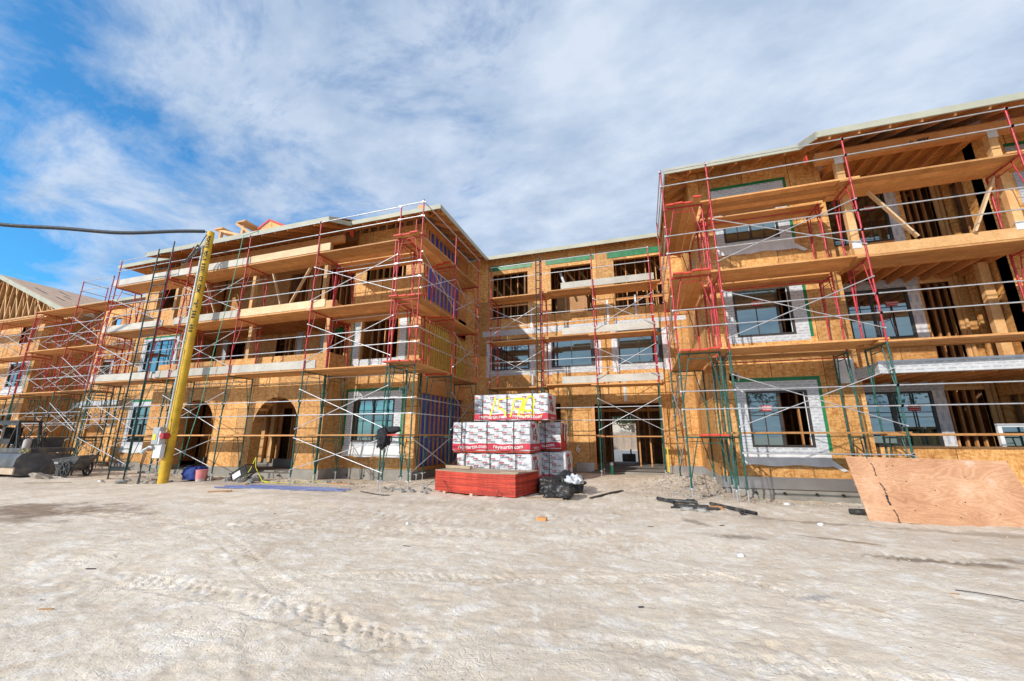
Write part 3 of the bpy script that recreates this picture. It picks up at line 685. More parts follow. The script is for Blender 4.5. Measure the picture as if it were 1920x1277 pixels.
m = MB(); put_text(m, 'u  way', .15, (7.15, RF - .024, 8.70), (1, 0, .06), (0, 0, 1), .004); m.build('chalk_mark', 'black_ink', B)

# foundations
m = MB(); m.box(-10.33, -7.36, LY + .03, LY + .3, -.5, .38); m.box(-7.6, -7.33, LY + .3, CYW, -.5, .30)
m.box(-22.6, -19.15, LY + .03, LY + .3, -.5, .38); m.box(-10.45, -10.33, AY + .04, LY + .03, -.5, .38)
xs = [(-19.1, -17.49), (-15.41, -13.46), (-11.38, -10.45)]
for a, b in xs: m.box(a, b, AY + .02, AY + .44, -.5, .38)
for a, b in ((-17.49, -15.41), (-13.46, -11.38)): m.box(a, b, AY + .08, AY + .5, -.5, .20)
m.box(-18.9, -10.45, AY + .5, 13.35, -.4, .25); m.box(-19, -10.4, 13.29, 13.34, .25, .55)
m.build('foundation', 'concrete', B)
m = MB(); m.box(-7.33, -1.9, CYW + .02, CYW + .3, -.5, .27); m.box(-1.9, .85, CYW - .12, CYW + .3, -.5, .17); m.box(.85, 1.96, CYW + .02, CYW + .3, -.5, .27); m.build('foundation', 'concrete', B)
m = MB(); m.box(1.95, 5.4, RY + .03, RY + .3, -.6, .13); m.box(1.96, 2.2, RY + .3, CYW, -.6, .13); m.box(5.4, 13.5, RF + .04, RF + .3, -.6, .02); m.box(1.90, 5.4, RY - .03, RY + .03, -.6, -.02); m.build('foundation', 'concrete', B)
m = MB()
for x in (2.7, 3.35, 4.05, 4.6): m.tube([(x, RY - .035, .03), (x, RY + .035, .03)], .03, 10)
for x in (-9.9, -9.2, -8.5, -7.8, -12.9 + .9, -14.2): m.tube([(x, (LY if x > -10.4 else AY) - .002, .14), (x, (LY if x > -10.4 else AY) + .05, .14)], .028, 10)
m.build('form_tie_hole', 'steel_dark', B)
m = MB(); m.box(1.92, 5.35, RY - .016, RY - .006, .13, .42); m.box(1.915, 1.925, RY - .01, CYW, .13, .42); m.box(-1.6 - .9, -1.82, CYW - .016, CYW - .006, .13, .47); m.box(.82, 1.91, CYW - .016, CYW - .006, .15, .42); m.build('base_flashing', 'sheet_metal', B)

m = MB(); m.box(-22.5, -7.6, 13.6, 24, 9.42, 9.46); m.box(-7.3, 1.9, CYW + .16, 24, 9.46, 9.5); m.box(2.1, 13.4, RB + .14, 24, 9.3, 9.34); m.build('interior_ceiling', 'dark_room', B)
m = MB(); m.box(-22.4, -7.7, LY + .2, LY + .24, 9.3, 9.75); m.build('dark_slot_backing', 'dark_room', B)  # dark sheet added behind the eave slots to stand in for shade
MB().box(RX0 + .12, 8.75, RF + .17, RB - .02, 8.96, 8.99).build('balcony_ceiling', 'osb_shaded', B)
m = MB(); x = RX0 + .2
while x < 8.7: m.box(x, x + .04, RF + .17, RB - .02, 8.82, 8.958); x += .406
m.build('ceiling_joists', 'lumber_red', B)
for xx, tt in ((-10.345, .12), (-19.15, -.12)):
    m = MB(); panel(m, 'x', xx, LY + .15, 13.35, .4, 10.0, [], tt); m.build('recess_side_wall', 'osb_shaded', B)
# inside: floors, party walls, rows of studs, dark depth
m = MB()
for z in (.05, 3.12, 6.08):
    m.box(-22.5, -7.6, 13.5, 24, z, z + .18); m.box(-10.2, -7.6, LY + .16, 13.5, z, z + .18); m.box(-22.4, -19.2, LY + .16, 13.5, z, z + .18)
    if z > 1: m.box(-7.3, 1.9, CYW + .16, 24, z, z + .18)
    m.box(2.1, 5.3, RY + .16, 13.6, z, z + .18); m.box(2.1, 13.4, RB + .14, 24, z, z + .18); m.box(8.95, 13.4, RY + .16, RB + .14, z, z + .18)
m.box(-7.3, 1.9, CYW + .16, 21.5, .0, .2)
m.build('interior_floor', 'lumber_dark', B)
MB().box(-1.9, .9, CYW + .0, 21.6, .2, .206).build('slab', 'slab', B)
m = MB()
for (x0, x1, y, z0) in ((-22.5, -7.5, 16.5, .2), (-7.3, -4.6, 19.3, .2), (2.1, 13.4, 17.2, .2)):
    m.box(x0, x1, y, y + .05, z0, 9.6)
m.box(-7.3, 1.9, 20.2, 20.25, 3.3, 9.6)
for x in (-22.45, -15.0, -10.4, -7.62, -4.6, 2.15, 5.52, 9.1, 13.3):
    ya = {-10.4: 13.5, -15.0: 13.5, 5.52: 13.9, -4.6: 16.2}.get(x, 12.6)
    m.box(x, x + .06, ya, 21, .2, 9.5)
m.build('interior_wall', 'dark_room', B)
for (y, x0, x1) in ((15.2, -22.2, -7.8), (14.4, -10.1, -7.8), (18.0, -7.2, 1.8), (14.3, 2.3, 5.3), (15.6, 5.6, 13.2), (14.5, 9.3, 13.2)):
    for (za, zb) in ((.25, 3.0), (3.35, 6.0), (6.3, 9.3)):
        if y == 18.0 and za < 1: continue
        studs(B, y, x0, x1, za, zb, .41, mat='lumber_dark' if y > 15.5 else 'lumber_red')
for (y, x0, x1, st, lv) in ((RB + .38, 7.85, 8.7, .19, (0, 1, 2)), (RY + .55, 2.9, 4.2, .41, (0, 1)), (LY + .6, -9.8, -8.1, .30, (1, 2)), (13.85, -12.9, -11.4, .33, (1, 2)), (13.85, -15.2, -14.0, .33, (1, 2)), (CYW + .55, -6.0, -4.3, .33, (2,)), (CYW + .55, -.6, 1.1, .4, (2,)), (RB + .8, 7.75, 8.7, .25, (0, 1, 2))):
    for li in lv:
        za, zb = ((.25, 3.0), (3.35, 6.0), (6.3, 8.9))[li]; studs(B, y, x0, x1, za, zb, st, mat='lumber_red')
# entrance passage through the building
m = MB()
for x in (-3.4, -2.9, -2.1, -1.62, -.15, .3, .78): m.box(x - .03, x + .03, 18.4, 18.5, .2, 3.0)
for x in (-3.2, -2.62, -2.1, -1.52, -.24, .1, .45): m.box(x - .025, x + .025, 20.9, 21.0, .2, 3.0)
for y in (17, 17.4, 17.8, 18.9, 19.3, 19.7, 20.1, 20.5): m.box(.92, 1.0, y, y + .05, .2, 3.0); m.box(-3.6, -3.52, y, y + .05, .2, 3.0)
m.box(-3.6, 1.0, 18.38, 18.52, 2.5, 2.62); m.build('stud_wall', 'lumber_red', B)
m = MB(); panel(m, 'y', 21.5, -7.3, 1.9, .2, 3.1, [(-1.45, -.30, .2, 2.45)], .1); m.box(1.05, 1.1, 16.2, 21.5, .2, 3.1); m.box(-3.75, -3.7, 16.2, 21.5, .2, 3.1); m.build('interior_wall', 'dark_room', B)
m = MB(); m.tube([(-3.15, 19.5, 2.0), (-3.15, 19.5, 2.9)], .006, 5); bl = m.build('light_bulb', 'bulb', B)
bm = MB(); bm.tube([(-3.15, 19.5, 1.93), (-3.15, 19.5, 1.96), (-3.15, 19.5, 2.0), (-3.15, 19.5, 2.03)], .03, 8, rs=[.012, .032, .03, .012]); bm.build('bulb', 'bulb', bl, off=(0, 0, 0))

# ------------------------------------------------------------------ roofs
def roof_poly(mb, pts, th=.03, mi=0, under=0):
    n = len(pts); vs = list(pts) + [(x, y, z + th) for x, y, z in pts]
    mb.add(vs, [tuple(range(n, 2 * n))] + [(i, (i + 1) % n, n + (i + 1) % n, n + i) for i in range(n)], mi)
    mb.add(vs, [tuple(range(n - 1, -1, -1))], under, new=False)
SL = .45; FH = .165
def fascia(mb, a, b, z, th=.04):
    (x0, y0), (x1, y1) = a, b
    mb.beam((x0, y0, z - FH / 2 + .02), (x1, y1, z - FH / 2 + .02), th, FH)
ez = 9.36      # top of the upper eaves
# main roof planes (sheathing), eave line: left wing y 11.15, centre 15.6, right wing 11.4
m = MB()
ye, yf = 11.15, 10.08
zf = ez - SL * (ye - yf) + .08
roof_poly(m, [(-23.3, ye, ez), (-6.22, ye, ez), (-14.76, 19.6, ez + SL * 8.45)], .03, 0, 1)           # left wing, front slope
roof_poly(m, [(-6.22, ye, ez), (-6.22, 15.6, ez), (-9.8, 19.2, ez + SL * 3.6), (-14.76, 19.6, ez + SL * 8.45)], .03, 0, 1)
roof_poly(m, [(-23.3, ye, ez), (-14.76, 19.6, ez + SL * 8.45), (-14.76, 24, ez + SL * 8.45), (-23.3, 24, ez)], .03, 0, 1)
roof_poly(m, [(-6.22, 15.6, ez), (1.22, 15.6, ez), (3.5, 19.6, ez + SL * 4), (-10, 19.6, ez + SL * 4)], .03, 0, 1)       # centre
roof_poly(m, [(1.22, 11.4, ez - .1), (1.22, 15.6, ez - .1), (9.4, 19.6, ez + SL * 8), (9.4, 19.6, ez + SL * 8 + .01)], .03, 0, 1)
roof_poly(m, [(1.22, 11.4, ez - .1), (14, 11.4, ez - .1), (14, 19.6, ez + SL * 8), (9.4, 19.6, ez + SL * 8)], .03, 0, 1)
roof_poly(m, [(-19.4, yf, zf), (-9.98, yf, zf), (-9.98, ye + .3, zf + SL * (ye + .3 - yf)), (-19.4, ye + .3, zf + SL * (ye + .3 - yf))], .03, 0, 1)
zr = 8.84
roof_poly(m, [(4.66, 10.4, zr), (14, 10.4, zr), (14, 11.7, zr + SL * 1.3), (4.66, 11.7, zr + SL * 1.3)], .03, 0, 1)
m.build('roof', ['roof_felt', 'osb_shaded'], B)
# soffit boards under the overhangs
m = MB()
d = .03
roof_poly(m, [(-23.2, ye + .03, ez - d - .01), (-6.3, ye + .03, ez - d - .01), (-7.4, LY + .1, ez - d + SL * .95), (-22.5, LY + .1, ez - d + SL * .95)], .012)
roof_poly(m, [(-19.35, yf + .03, zf - d - .02), (-10.03, yf + .03, zf - d - .02), (-10.03, ye, zf - d - .02 + SL * 1.05), (-19.35, ye, zf - d - .02 + SL * 1.05)], .012)
roof_poly(m, [(-6.26, ye + .05, ez - d - .01), (-6.26, 15.7, ez - d - .01), (-7.45, 16.1, ez - d + SL * 1.1), (-7.45, LY, ez - d + SL * 1.1)], .012)
roof_poly(m, [(-6.3, 15.63, ez - d - .01), (1.3, 15.63, ez - d - .01), (1.9, CYW + .1, ez - d + SL * .45), (-7.3, CYW + .1, ez - d + SL * .45)], .012)
roof_poly(m, [(1.25, 11.43, ez - .14), (5.0, 11.43, ez - .14), (5.0, RY + .1, ez - .14 + SL * 1.0), (2.0, RY + .1, ez - .14 + SL * 1.0)], .012)
roof_poly(m, [(1.26, 11.45, ez - .142), (1.26, 15.9, ez - .142), (1.98, 15.9, ez - .142 + SL * .7), (1.98, 12.4, ez - .142 + SL * .7)], .012)
roof_poly(m, [(4.72, 10.43, zr - .05), (14, 10.43, zr - .05), (14, RY + .1, zr - .05 + SL * 2.0), (4.72, RY + .1, zr - .05 + SL * 2.0)], .012)
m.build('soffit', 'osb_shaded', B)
# fascia boards
m = MB()
fascia(m, (-23.3, ye), (-19.42, ye), ez); fascia(m, (-9.96, ye), (-6.2, ye), ez); fascia(m, (-6.2, ye - .02), (-6.2, 15.58), ez - .003)
fascia(m, (-19.42, yf), (-9.96, yf), zf)
m.beam((-9.96, yf - .02, zf - .09), (-9.96, ye + .02, ez - .09), .04, FH); m.beam((-19.42, yf - .02, zf - .09), (-19.42, ye + .02, ez - .09), .04, FH)
fascia(m, (-6.2, 15.6), (1.2, 15.6), ez + .002); fascia(m, (1.2, 11.38), (1.2, 15.58), ez - .1); fascia(m, (1.2, 11.4), (4.66, 11.4), ez - .103)
m.beam((4.66, 10.38, zr - .10), (4.66, 11.4, zr - .10 + SL * 1.0), .04, FH); fascia(m, (4.66, 10.4), (14, 10.4), zr)
m.build('fascia', 'fascia_paint', B)
# rafter tails
m = MB()
def raf(p, q): m.beam(p, q, .042, .14)
x = -22.9
while x < -6.5:
    if not (-19.4 < x < -10.0): raf((x, ye + .03, ez - .12), (x, LY + .1, ez - .12 + SL * .95))
    x += .61
x = -19.2
while x < -10.1: raf((x, yf + .03, zf - .13), (x, LY + .2, zf - .13 + SL * 2.1)); x += .61
y = LY - .6
while y < 15.8: raf((-6.23, y, ez - .12), (-7.3, y, ez - .12 + SL * 1.05)); y += .61
raf((-6.24, ye + .04, ez - .12), (-7.3, LY + .05, ez + .33))
x = -5.9
while x < 1.2: raf((x, 15.63, ez - .11), (x, CYW, ez - .11 + SL * .38)); x += .61
x = 1.9
while x < 4.6: raf((x, 11.43, ez - .22), (x, RY, ez - .22 + SL * 1.0)); x += .61
y = 12.0
while y < 15.8: raf((1.23, y, ez - .22), (1.93, y, ez - .22 + SL * .7)); y += .61
raf((1.24, 11.44, ez - .22), (1.93, RY, ez + .12))
x = 4.95
while x < 14: raf((x, 10.43, zr - .14), (x, RY, zr - .14 + SL * 1.98)); x += .61
m.build('rafter', 'lumber_red', B)
m = MB(); m.box(-10.02, -9.985, AY, AY + .16, 8.86, 9.06); m.box(4.74, 4.77, RF, RF + .16, 8.66, 8.86); m.build('beam_end', 'plank_end_red', B)
# cupola framing on the left roof
m = MB()
for x in (-21.1, -19.5): 
    for y in (14.0, 15.8): m.box(x - .07, x + .07, y - .07, y + .07, 10.4, 12.35)
m.beam((-21.5, 13.9, 12.45), (-17.8, 13.9, 11.2), .05, .12); m.beam((-19.9, 13.85, 12.5), (-17.9, 13.85, 11.2), .05, .12)
m.box(-21.4, -20.8, 13.8, 15.9, 12.35, 12.43); m.box(-19.8, -19.2, 13.8, 15.9, 12.5, 12.58)
c = m.build('cupola', 'lumber', B)
m = MB(); m.add([(-20.9, 14.4, 11.1), (-18.2, 14.4, 12.65), (-16.6, 14.4, 11.9), (-16.9, 14.4, 10.6), (-20.9, 14.4, 10.4)], [(0, 1, 2, 3, 4)]); m.build('cupola_wall', 'osb', c, off=(0, 0, 0))
m = MB(); m.beam((-21.0, 14.36, 11.1), (-18.2, 14.36, 12.7), .05, .09); m.beam((-18.2, 14.36, 12.7), (-16.5, 14.36, 11.9), .05, .09); m.build('cupola_trim', 'plank_end_red', c, off=(0, 0, 0))

# windows of the left wing
window(B, LY, *bayL[0], 'two', .5); flashing(B, LY, *bayL[0], .28, .28, .28, .16, .34)
g = MB(); g.box(-10.23, -10.13, LY - .004, LY - .001, 1.0, 3.1); g.build('tape', 'green_tape', B)
flashing(B, LY, *bayL[1], .28, .28, .0, .22, .12, tape=False, head=False)
g = MB(); g.box(-10.18, -10.10, LY - .004, LY - .001, 3.9, 5.75); g.box(-7.85, -7.75, LY - .004, LY - .001, 3.9, 5.75); g.build('tape', 'green_tape', B)
m = MB(); m.box(-9.85, -9.78, LY - .01, LY + .12, 4.2, 5.75); m.box(-8.22, -8.15, LY - .01, LY + .12, 4.2, 5.75); m.box(-9.8, -9.75, LY, LY + .12, 7.3, 8.35); m.box(-9.8, -8.0, LY - .03, LY + .12, 7.22, 7.30); m.build('rough_frame', 'lumber', B)
m = MB(); 
for s in range(4): 
    zz = (7.8, 2.86)[s % 2]
m.box(-7.98, -7.95, LY - .03, LY + .02, 2.84, 3.10); m.box(-7.70, -7.67, LY - .03, LY + .02, 2.84, 3.10); m.box(-7.95, -7.70, LY - .03, LY + .02, 3.08, 3.10); m.box(-7.95, -7.70, LY - .03, LY + .02, 2.84, 2.86)
m.box(2.62, 2.66, RY - .03, RY + .02, 2.93, 3.17); m.build('vent_box', 'galvanized', B)
window(B, LY, -21.7, -20.1, 1.2, 2.74, 'two', .5); flashing(B, LY, -21.7, -20.1, 1.2, 2.74, .28, .28, .2, .16, .3)
window(B, LY, -21.7, -19.9, 4.2, 5.75, 'two', .5); flashing(B, LY, -21.7, -19.9, 4.2, 5.75, .28, .28, .1, .2, .2)

# second recess (between the left wing and the far block)
m = MB(); panel(m, 'y', 14.4, -33.4, -22.6, .2, 8.8, [(-30.2, -28.6, 4.2, 5.6), (-27.5, -25.9, 4.2, 5.6), (-30.2, -28.6, 6.9, 8.2), (-27.5, -25.9, 6.9, 8.2), (-24.8, -23.3, 6.9, 8.2), (-24.8, -23.3, 4.2, 5.6), (-27.5, -25.9, 1.0, 2.6), (-24.6, -23.5, .2, 2.6)]); 
panel(m, 'x', -22.6, LY + .15, 14.38, .38, 9.4, [], .12)
m.build('wall', 'osb_shaded', B)
MB().box(-33.4, -22.7, 18.0, 18.1, .2, 9).build('interior_wall', 'dark_room', B)
studs(B, 15.2, -30.8, -23, .3, 8.6, .6, mat='lumber_red')
m = MB(); panel(m, 'y', 13.45, -28.3, -25.2, .2, 8.5, [(-27.6, -26.1, 1.0, 2.6), (-27.6, -26.1, 4.1, 5.5), (-27.5, -26.1, 6.8, 7.9)], .12); panel(m, 'x', -25.2, 13.57, 14.39, .2, 8.5, [(13.75, 14.2, 4.0, 5.6), (13.75, 14.2, 6.6, 8.0)], -.12); m.build('wall', 'osb', B)
m = MB(); m.box(-28.3, -25.2, 13.34, 13.44, 3.0, 3.25); m.build('flashing', 'flashing', B)
for x0, x1 in ((-30.2, -28.6), (-24.8, -23.3)):
    window(B, 14.4, x0, x1, 4.2, 5.6); flashing(B, 14.4, x0, x1, 4.2, 5.6, tape=False)
m = MB(); m.box(-31, -28.4, 14.28, 14.38, 3.0, 3.3); m.box(-25, -22.7, 14.28, 14.38, 6.0, 6.25); m.build('flashing', 'flashing', B)
m = MB(); roof_poly(m, [(-31.5, 13.6, 8.98), (-22.7, 13.6, 8.98), (-22.7, 19, 8.98 + SL * 5.4), (-37.4, 19, 8.98 + SL * 5.4)], .04, 0, 1); m.build('roof', ['roof_felt', 'osb_shaded'], B)
m = MB(); fascia(m, (-31.4, 13.6), (-22.8, 13.6), 9.0); m.build('fascia', 'fascia_paint', B)

# ------------------------------------------------------------------ far block at the left
B2 = empty('apartment_building', (-38, 12.5, 0), 'far left block with open roof trusses and a bare gable rake against the sky', 'building')
FY = 12.5
m = MB(); holes = []
for x0 in (-33.5, -37.6, -41.6, -45.6, -49.6):
    holes += [(x0, x0 + 1.5, 1.1, 2.6), (x0, x0 + 1.5, 4.1, 5.4), (x0 + .1, x0 + 1.5, 6.55, 7.6)]
panel(m, 'y', FY, -57, -31.4, .3, 8.05, holes); panel(m, 'x', -31.4, FY + .15, 20, .3, 8.05, [], -.12)
m.build('wall', 'osb', B2)
m = MB()
for h in holes: m.box(h[0] - .09, h[0], FY - .03, FY + .1, h[2], h[3]); m.box(h[1], h[1] + .09, FY - .03, FY + .1, h[2], h[3])
m.box(-57, -31.4, FY - .04, FY - .003, 7.8, 8.02); m.build('rough_frame', 'lumber', B2)
for x0 in (-33.5, -37.6, -41.6):
    window(B2, FY, x0, x0 + 1.5, 4.1, 5.4); flashing(B2, FY, x0, x0 + 1.5, 4.1, 5.4, .25, .25, .1, .2, .25)
MB().box(-57, -31.6, 16.2, 16.3, .3, 8).build('interior_wall', 'dark_room', B2)
m = MB(); x = -54.5
while x < -31.7: m.box(x, x + .05, 14.0, 14.1, .3, 8.0); x += .45
m.build('stud_wall', 'lumber_red', B2)
# trusses: a fan of sticks under the rake
rk = lambda x: 8.15 + (-29.9 - x) * .385 if x > -36.8 else 8.15 + 6.9 * .385 - (-36.8 - x) * .385
for j, y in enumerate((12.45, 13.35)):
    m = MB(); x = -30.6
    m.beam((-43.7, y, 8.12), (-29.8, y, 8.12), .05, .1); m.beam((-36.8, y, rk(-36.8)), (-29.8, y, rk(-29.8)), .05, .12); m.beam((-36.8, y, rk(-36.8)), (-43.7, y, rk(-43.7)), .05, .12)
    k = 0
    while x > -43:
        m.box(x - .025, x + .025, y - .04, y + .04, 8.1, rk(x) - .03)
        if k % 2 == 0 and x > -42: m.beam((x, y, 8.15), (x - .9, y, rk(x - .9) - .1), .04, .08)
        x -= .62 + .05 * (j % 2); k += 1
    m.build('truss', 'lumber' if j < 2 else 'lumber_red', B2)
m = MB(); m.beam((-36.8, 12.2, rk(-36.8) + .14), (-29.2, 12.2, rk(-29.2) + .12), .05, .24); m.beam((-36.8, 12.2, rk(-36.8) + .14), (-44.2, 12.2, rk(-44.2) + .12), .05, .24); m.build('fascia', 'fascia_paint', B2)
m = MB()
def rz_(x): return rk(x) + .25
for P in ([(-36.8, 12.22), (-29.2, 12.22), (-29.2, 13.45), (-36.8, 13.45)], [(-36.8, 13.5), (-31.4, 13.5), (-34.4, 15.9), (-36.8, 15.9)], [(-36.8, 15.97), (-34.5, 15.97), (-36.8, 18.4)]): roof_poly(m, [(x, y, rz_(x)) for x, y in P], .03, 0, 1)
roof_poly(m, [(-44.2, 12.22, rz_(-44.2)), (-36.8, 12.22, rz_(-36.8)), (-36.8, 18.4, rz_(-36.8)), (-44.2, 18.4, rz_(-44.2))], .03, 0, 1)
for (xa, ya, L) in ((-34.5, 12.9, 1.4), (-32.8, 13.2, .9), (-35.6, 14.4, 1.2), (-34.0, 14.0, .8)): MB().beam((xa, ya, rz_(xa) + .034), (xa + L, ya + .02, rz_(xa + L) + .034), .10, .004).build('sheathing_gap', 'steel_dark', B2)
m.build('roof', ['roof_felt', 'osb_shaded'], B2)
m = MB(); fascia(m, (-29.2, 12.3), (-29.2, 13.45), rk(-29.2) + .25); m.build('fascia', 'fascia_paint', B2)
MB().box(-57, -31.4, FY + .03, FY + .3, -.5, .3).build('foundation', 'concrete', B2)
# ------------------------------------------------------------------ ground
def gh(x, y):
    """height of the yard at x, y"""
    h = 0.0
    t = max(0, min(1, (y - 10.5) / 5)); h += .10 * t * max(0, 1 - abs((x + 2.5) / 6) ** 4)
    h += .26 * math.exp(-((x - 1.25) / .95) ** 2 - ((y - 14.0) / 1.3) ** 2)
    h -= .15 * math.exp(-((y - 12.0) / .8) ** 2) * max(0, min(1, (x - 2.0) / .8)) * (1 if x < 14 else 0)
    h += .05 * math.exp(-((y - 10.9) / 1.0) ** 2) * (1 if -24 < x < -7 else 0)
    return h
def steps(a, lo, hi, fine, grow, lim):
    out = []; p = lo
    while p <= hi: out.append(p); p += fine
    s = fine; q = lo; left = []
    while q > -lim: s *= grow; q -= s; left.append(q)
    s = fine; q = out[-1]; right = []
    while q < lim: s *= grow; q += s; right.append(q)
    return left[::-1] + out + right
X_ = steps(0, -6, 4.5, .026, 1.04, 900); Y_ = steps(0, 1.1, 5.2, .024, 1.035, 900)
def micro(x, y):
    d = max(abs(x + 1) / 9, y / 11)
    if d > 3.5 or y < -1: return 0
    p = Vector((x, y, 0))
    n1 = noise.noise(p * .55) * .045
    q = Vector((x * 1.9 + y, y * 3.4 - x * .5, 3.1)); n2 = noise.fractal(q, .8, 2.1, 4) * .007
    q2 = Vector((x * 3.2 + y * 2.6, (y * 3.2 - x * 1.1) * 1.6, 0))
    n3 = -abs(noise.fractal(q2, .75, 2.1, 4)) * .015 + noise.fractal(p * 9, .7, 2.2, 2) * .007
    n3 *= .45 + .75 * max(0, noise.noise(p * .8 + Vector((4, 4, 4))) + .35)
    h = n1 + n2 + n3
    # tyre tracks: rows of lug prints
    for (x0, y0, ang, half, lug, dep, l0, l1) in TRACKS:
        ca, sa = math.cos(ang), math.sin(ang); u = (x - x0) * ca + (y - y0) * sa; w = -(x - x0) * sa + (y - y0) * ca + .10 * math.sin(u * .9)
        if abs(w) < half and l0 < u < l1:
            ph = (u + abs(w) * .9 + .15 * noise.noise(p * 2)) / lug
            k = .5 + .5 * noise.noise(p * 1.1 + Vector((9, 9, 0)))
            s = 1 if (ph % 1) < .38 else 0
            h -= dep * s * k * 1.6; h -= .0015
        elif half < abs(w) < half + .05 and l0 < u < l1: h += .0025
    if 13 > y > 8.5: h += noise.fractal(p * 3.1, .6, 2.0, 4) * .025
    return h
TRACKS = [(-3, 3.05, -.03, .17, .15, .017, -2.6, 1.4), (-1.5, 4.4, .35, .12, .10, .013, -4, 4), (1.5, 4.6, -.5, .10, .09, .011, -3, 2.5), (-4.5, 4.0, -.4, .13, .10, .013, -3, 3), (.8, 3.4, .15, .11, .09, .012, -2, 2), (-2, 6.0, .12, .16, .13, .016, -6, 6), (-2.4, 2.3, -.6, .09, .07, .007, -1.2, 1.5), (3, 5.2, .2, .13, .1, .008, -2, 3), (.2, 2.55, .06, .13, .15, .014, -.7, 1.0), (-6, 7.2, -.12, .25, .22, .02, -2, 6), (-9, 5.4, .1, .22, .24, .02, -4, 7), (1.6, 3.2, -.35, .16, .17, .012, -1, 1.3), (2.2, 6.0, -.1, .2, .2, .008, -2, 4), (-3.5, 8.2, -.2, .2, .2, .022, -3, 3), (.1, 2.05, .05, .10, .15, .012, -.5, 1.0)]
nx, ny = len(X_), len(Y_); gv = []
for y in Y_:
    for x in X_:
        inside = (y > 16.2 and y < 30 and -60 < x < 14)
        gv.append((x, y, gh(x, y) + micro(x, y) - (.3 if inside else 0) - (0 if y < 400 else 1)))
gf = [(j * nx + i, j * nx + i + 1, (j + 1) * nx + i + 1, (j + 1) * nx + i) for j in range(ny - 1) for i in range(nx - 1)]
me = bpy.data.meshes.new('ground'); me.from_pydata(gv, [], gf); me.materials.append(M['dirt']); me.polygons.foreach_set('use_smooth', [True] * len(gf))
go = bpy.data.objects.new('ground', me); COL.objects.link(go); tag(go, kind='structure')
def gz(x, y): return gh(x, y) + micro(x, y)

# ------------------------------------------------------------------ scaffolding
FM = {}
def frame_mesh(w, h, col):
    k = (round(w, 2), round(h, 2), col)
    if k in FM: return FM[k]
    m = MB(); r = .0215
    m.tube([(0, 0, 0), (0, 0, h)], r, 8); m.tube([(w, 0, 0), (w, 0, h)], r, 8)
    m.tube([(0, 0, h - .03), (w, 0, h - .03)], .019, 6); m.tube([(.22 * w, 0, h - .16), (w - .22 * w, 0, h - .16)], .011, 6)
    lo = max(.15, h - 1.22)
    m.tube([(.26 * w, 0, h - .03), (0, 0, lo)], .0125, 6); m.tube([(w - .26 * w, 0, h - .03), (w, 0, lo)], .0125, 6)
    if h > 1.6:
        for x, s in ((0, 1), (w, -1)):
            m.tube([(x, 0, h - .62), (x + s * .14, 0, h - .62)], .009, 5); m.tube([(x, 0, h - .34), (x + s * .10, 0, h - .34)], .009, 5)
    for x in (0, w):
        for z in (.35, h - .45): m.tube([(x, -.03, z), (x, .03, z)], .008, 5)
        m.tube([(x, 0, h - .07), (x, 0, h - .03)], .027, 8)
    o = m.build('frame', col); me = o.data; bpy.data.objects.remove(o); FM[k] = me; return me
def jack_mesh(h):
    k = ('j', round(h, 2))
    if k in FM: return FM[k]
    m = MB(); m.tube([(0, 0, -h), (0, 0, .02)], .014, 6); m.tube([(-.09, .02, -.005), (.09, .02, .012)], .011, 6); m.tube([(0, 0, -.04), (0, 0, .01)], .03, 8)
    m.box(-.075, .075, -.075, .075, -h - .012, -h)
    o = m.build('base_jack', 'galvanized'); me = o.data; bpy.data.objects.remove(o); FM[k] = me; return me
LV = [(.28, 1.45, 'green_paint'), (1.45, 3.45, 'green_paint'), (3.45, 5.45, 'red_paint'), (5.45, 7.45, 'red_paint')]
LC = [(.30, 1.41, 'green_paint'), (1.41, 3.24, 'green_paint'), (3.24, 5.10, 'red_paint'), (5.10, 6.95, 'red_paint')]
def scaffold(label, base, levels=LV, group='scaffold runs around the building'):
    r = empty('scaffold', (base[0], base[1], 0), label, 'scaffold', group); r['_lv'] = 1; del r['_lv']
    return r
def stack_frames(root, x, y, ang, w, levels=LV, top=None, posts=(0,), skip=()):
    """a tower of frames standing at x, y and running w along angle ang"""
    for i, (z0, z1, c) in enumerate(levels):
        if i in skip: continue
        jit = random.uniform(-.012, .012)
        f = inst('frame', frame_mesh(w, z1 - z0, c), root, (x - root.location.x, y - root.location.y, z0), (0, 0, ang))
        if i == 0:
            for d in (0, w):
                px, py = x + d * math.cos(ang), y + d * math.sin(ang)
                h = z0 - gh(px, py) + .02
                inst('base_jack', jack_mesh(h), f, (d, 0, 0), (0, 0, random.uniform(-.6, .6)))
    if top:
        for d in posts:
            px, py = x + d * w * math.cos(ang), y + d * w * math.sin(ang)
            z1 = levels[-1][1]
            m = MB(); m.tube([(px, py, z1 - .12), (px, py, top)], .0215, 8, mi=0)
            m.tube([(px, py, z1 - .03), (px, py, z1 + .05)], .028, 8)
            m.build('guard_post', 'red_paint', root)
def rail(root, p, q, name='guard_rail', r=.0155):
    m = MB(); p = Vector(p); q = Vector(q); d = (q - p).normalized()
    m.tube([p, q], r, 6)
    for e, s in ((p, 1), (q, -1)):
        m.beam(e - d * s * .02, e + d * s * .09, .008, .034)
        m.box(e.x - .02, e.x + .02, e.y - .02, e.y + .02, e.z - .022, e.z + .022)
    return m.build(name, 'galvanized', root)
def brace(root, a, b, z0, z1):
    m = MB(); (x0, y0), (x1, y1) = a, b
    m.tube([(x0, y0, z1), (x1, y1, z0)], .012, 6); m.tube([(x0, y0 - .008, z0), (x1, y1 - .008, z1)], .012, 6)
    for (x, y) in (a, b):
        for z in (z0, z1): m.box(x - .018, x + .018, y - .012, y + .012, z - .016, z + .016)
    return m.build('cross_brace', 'galvanized', root)
PM = {}
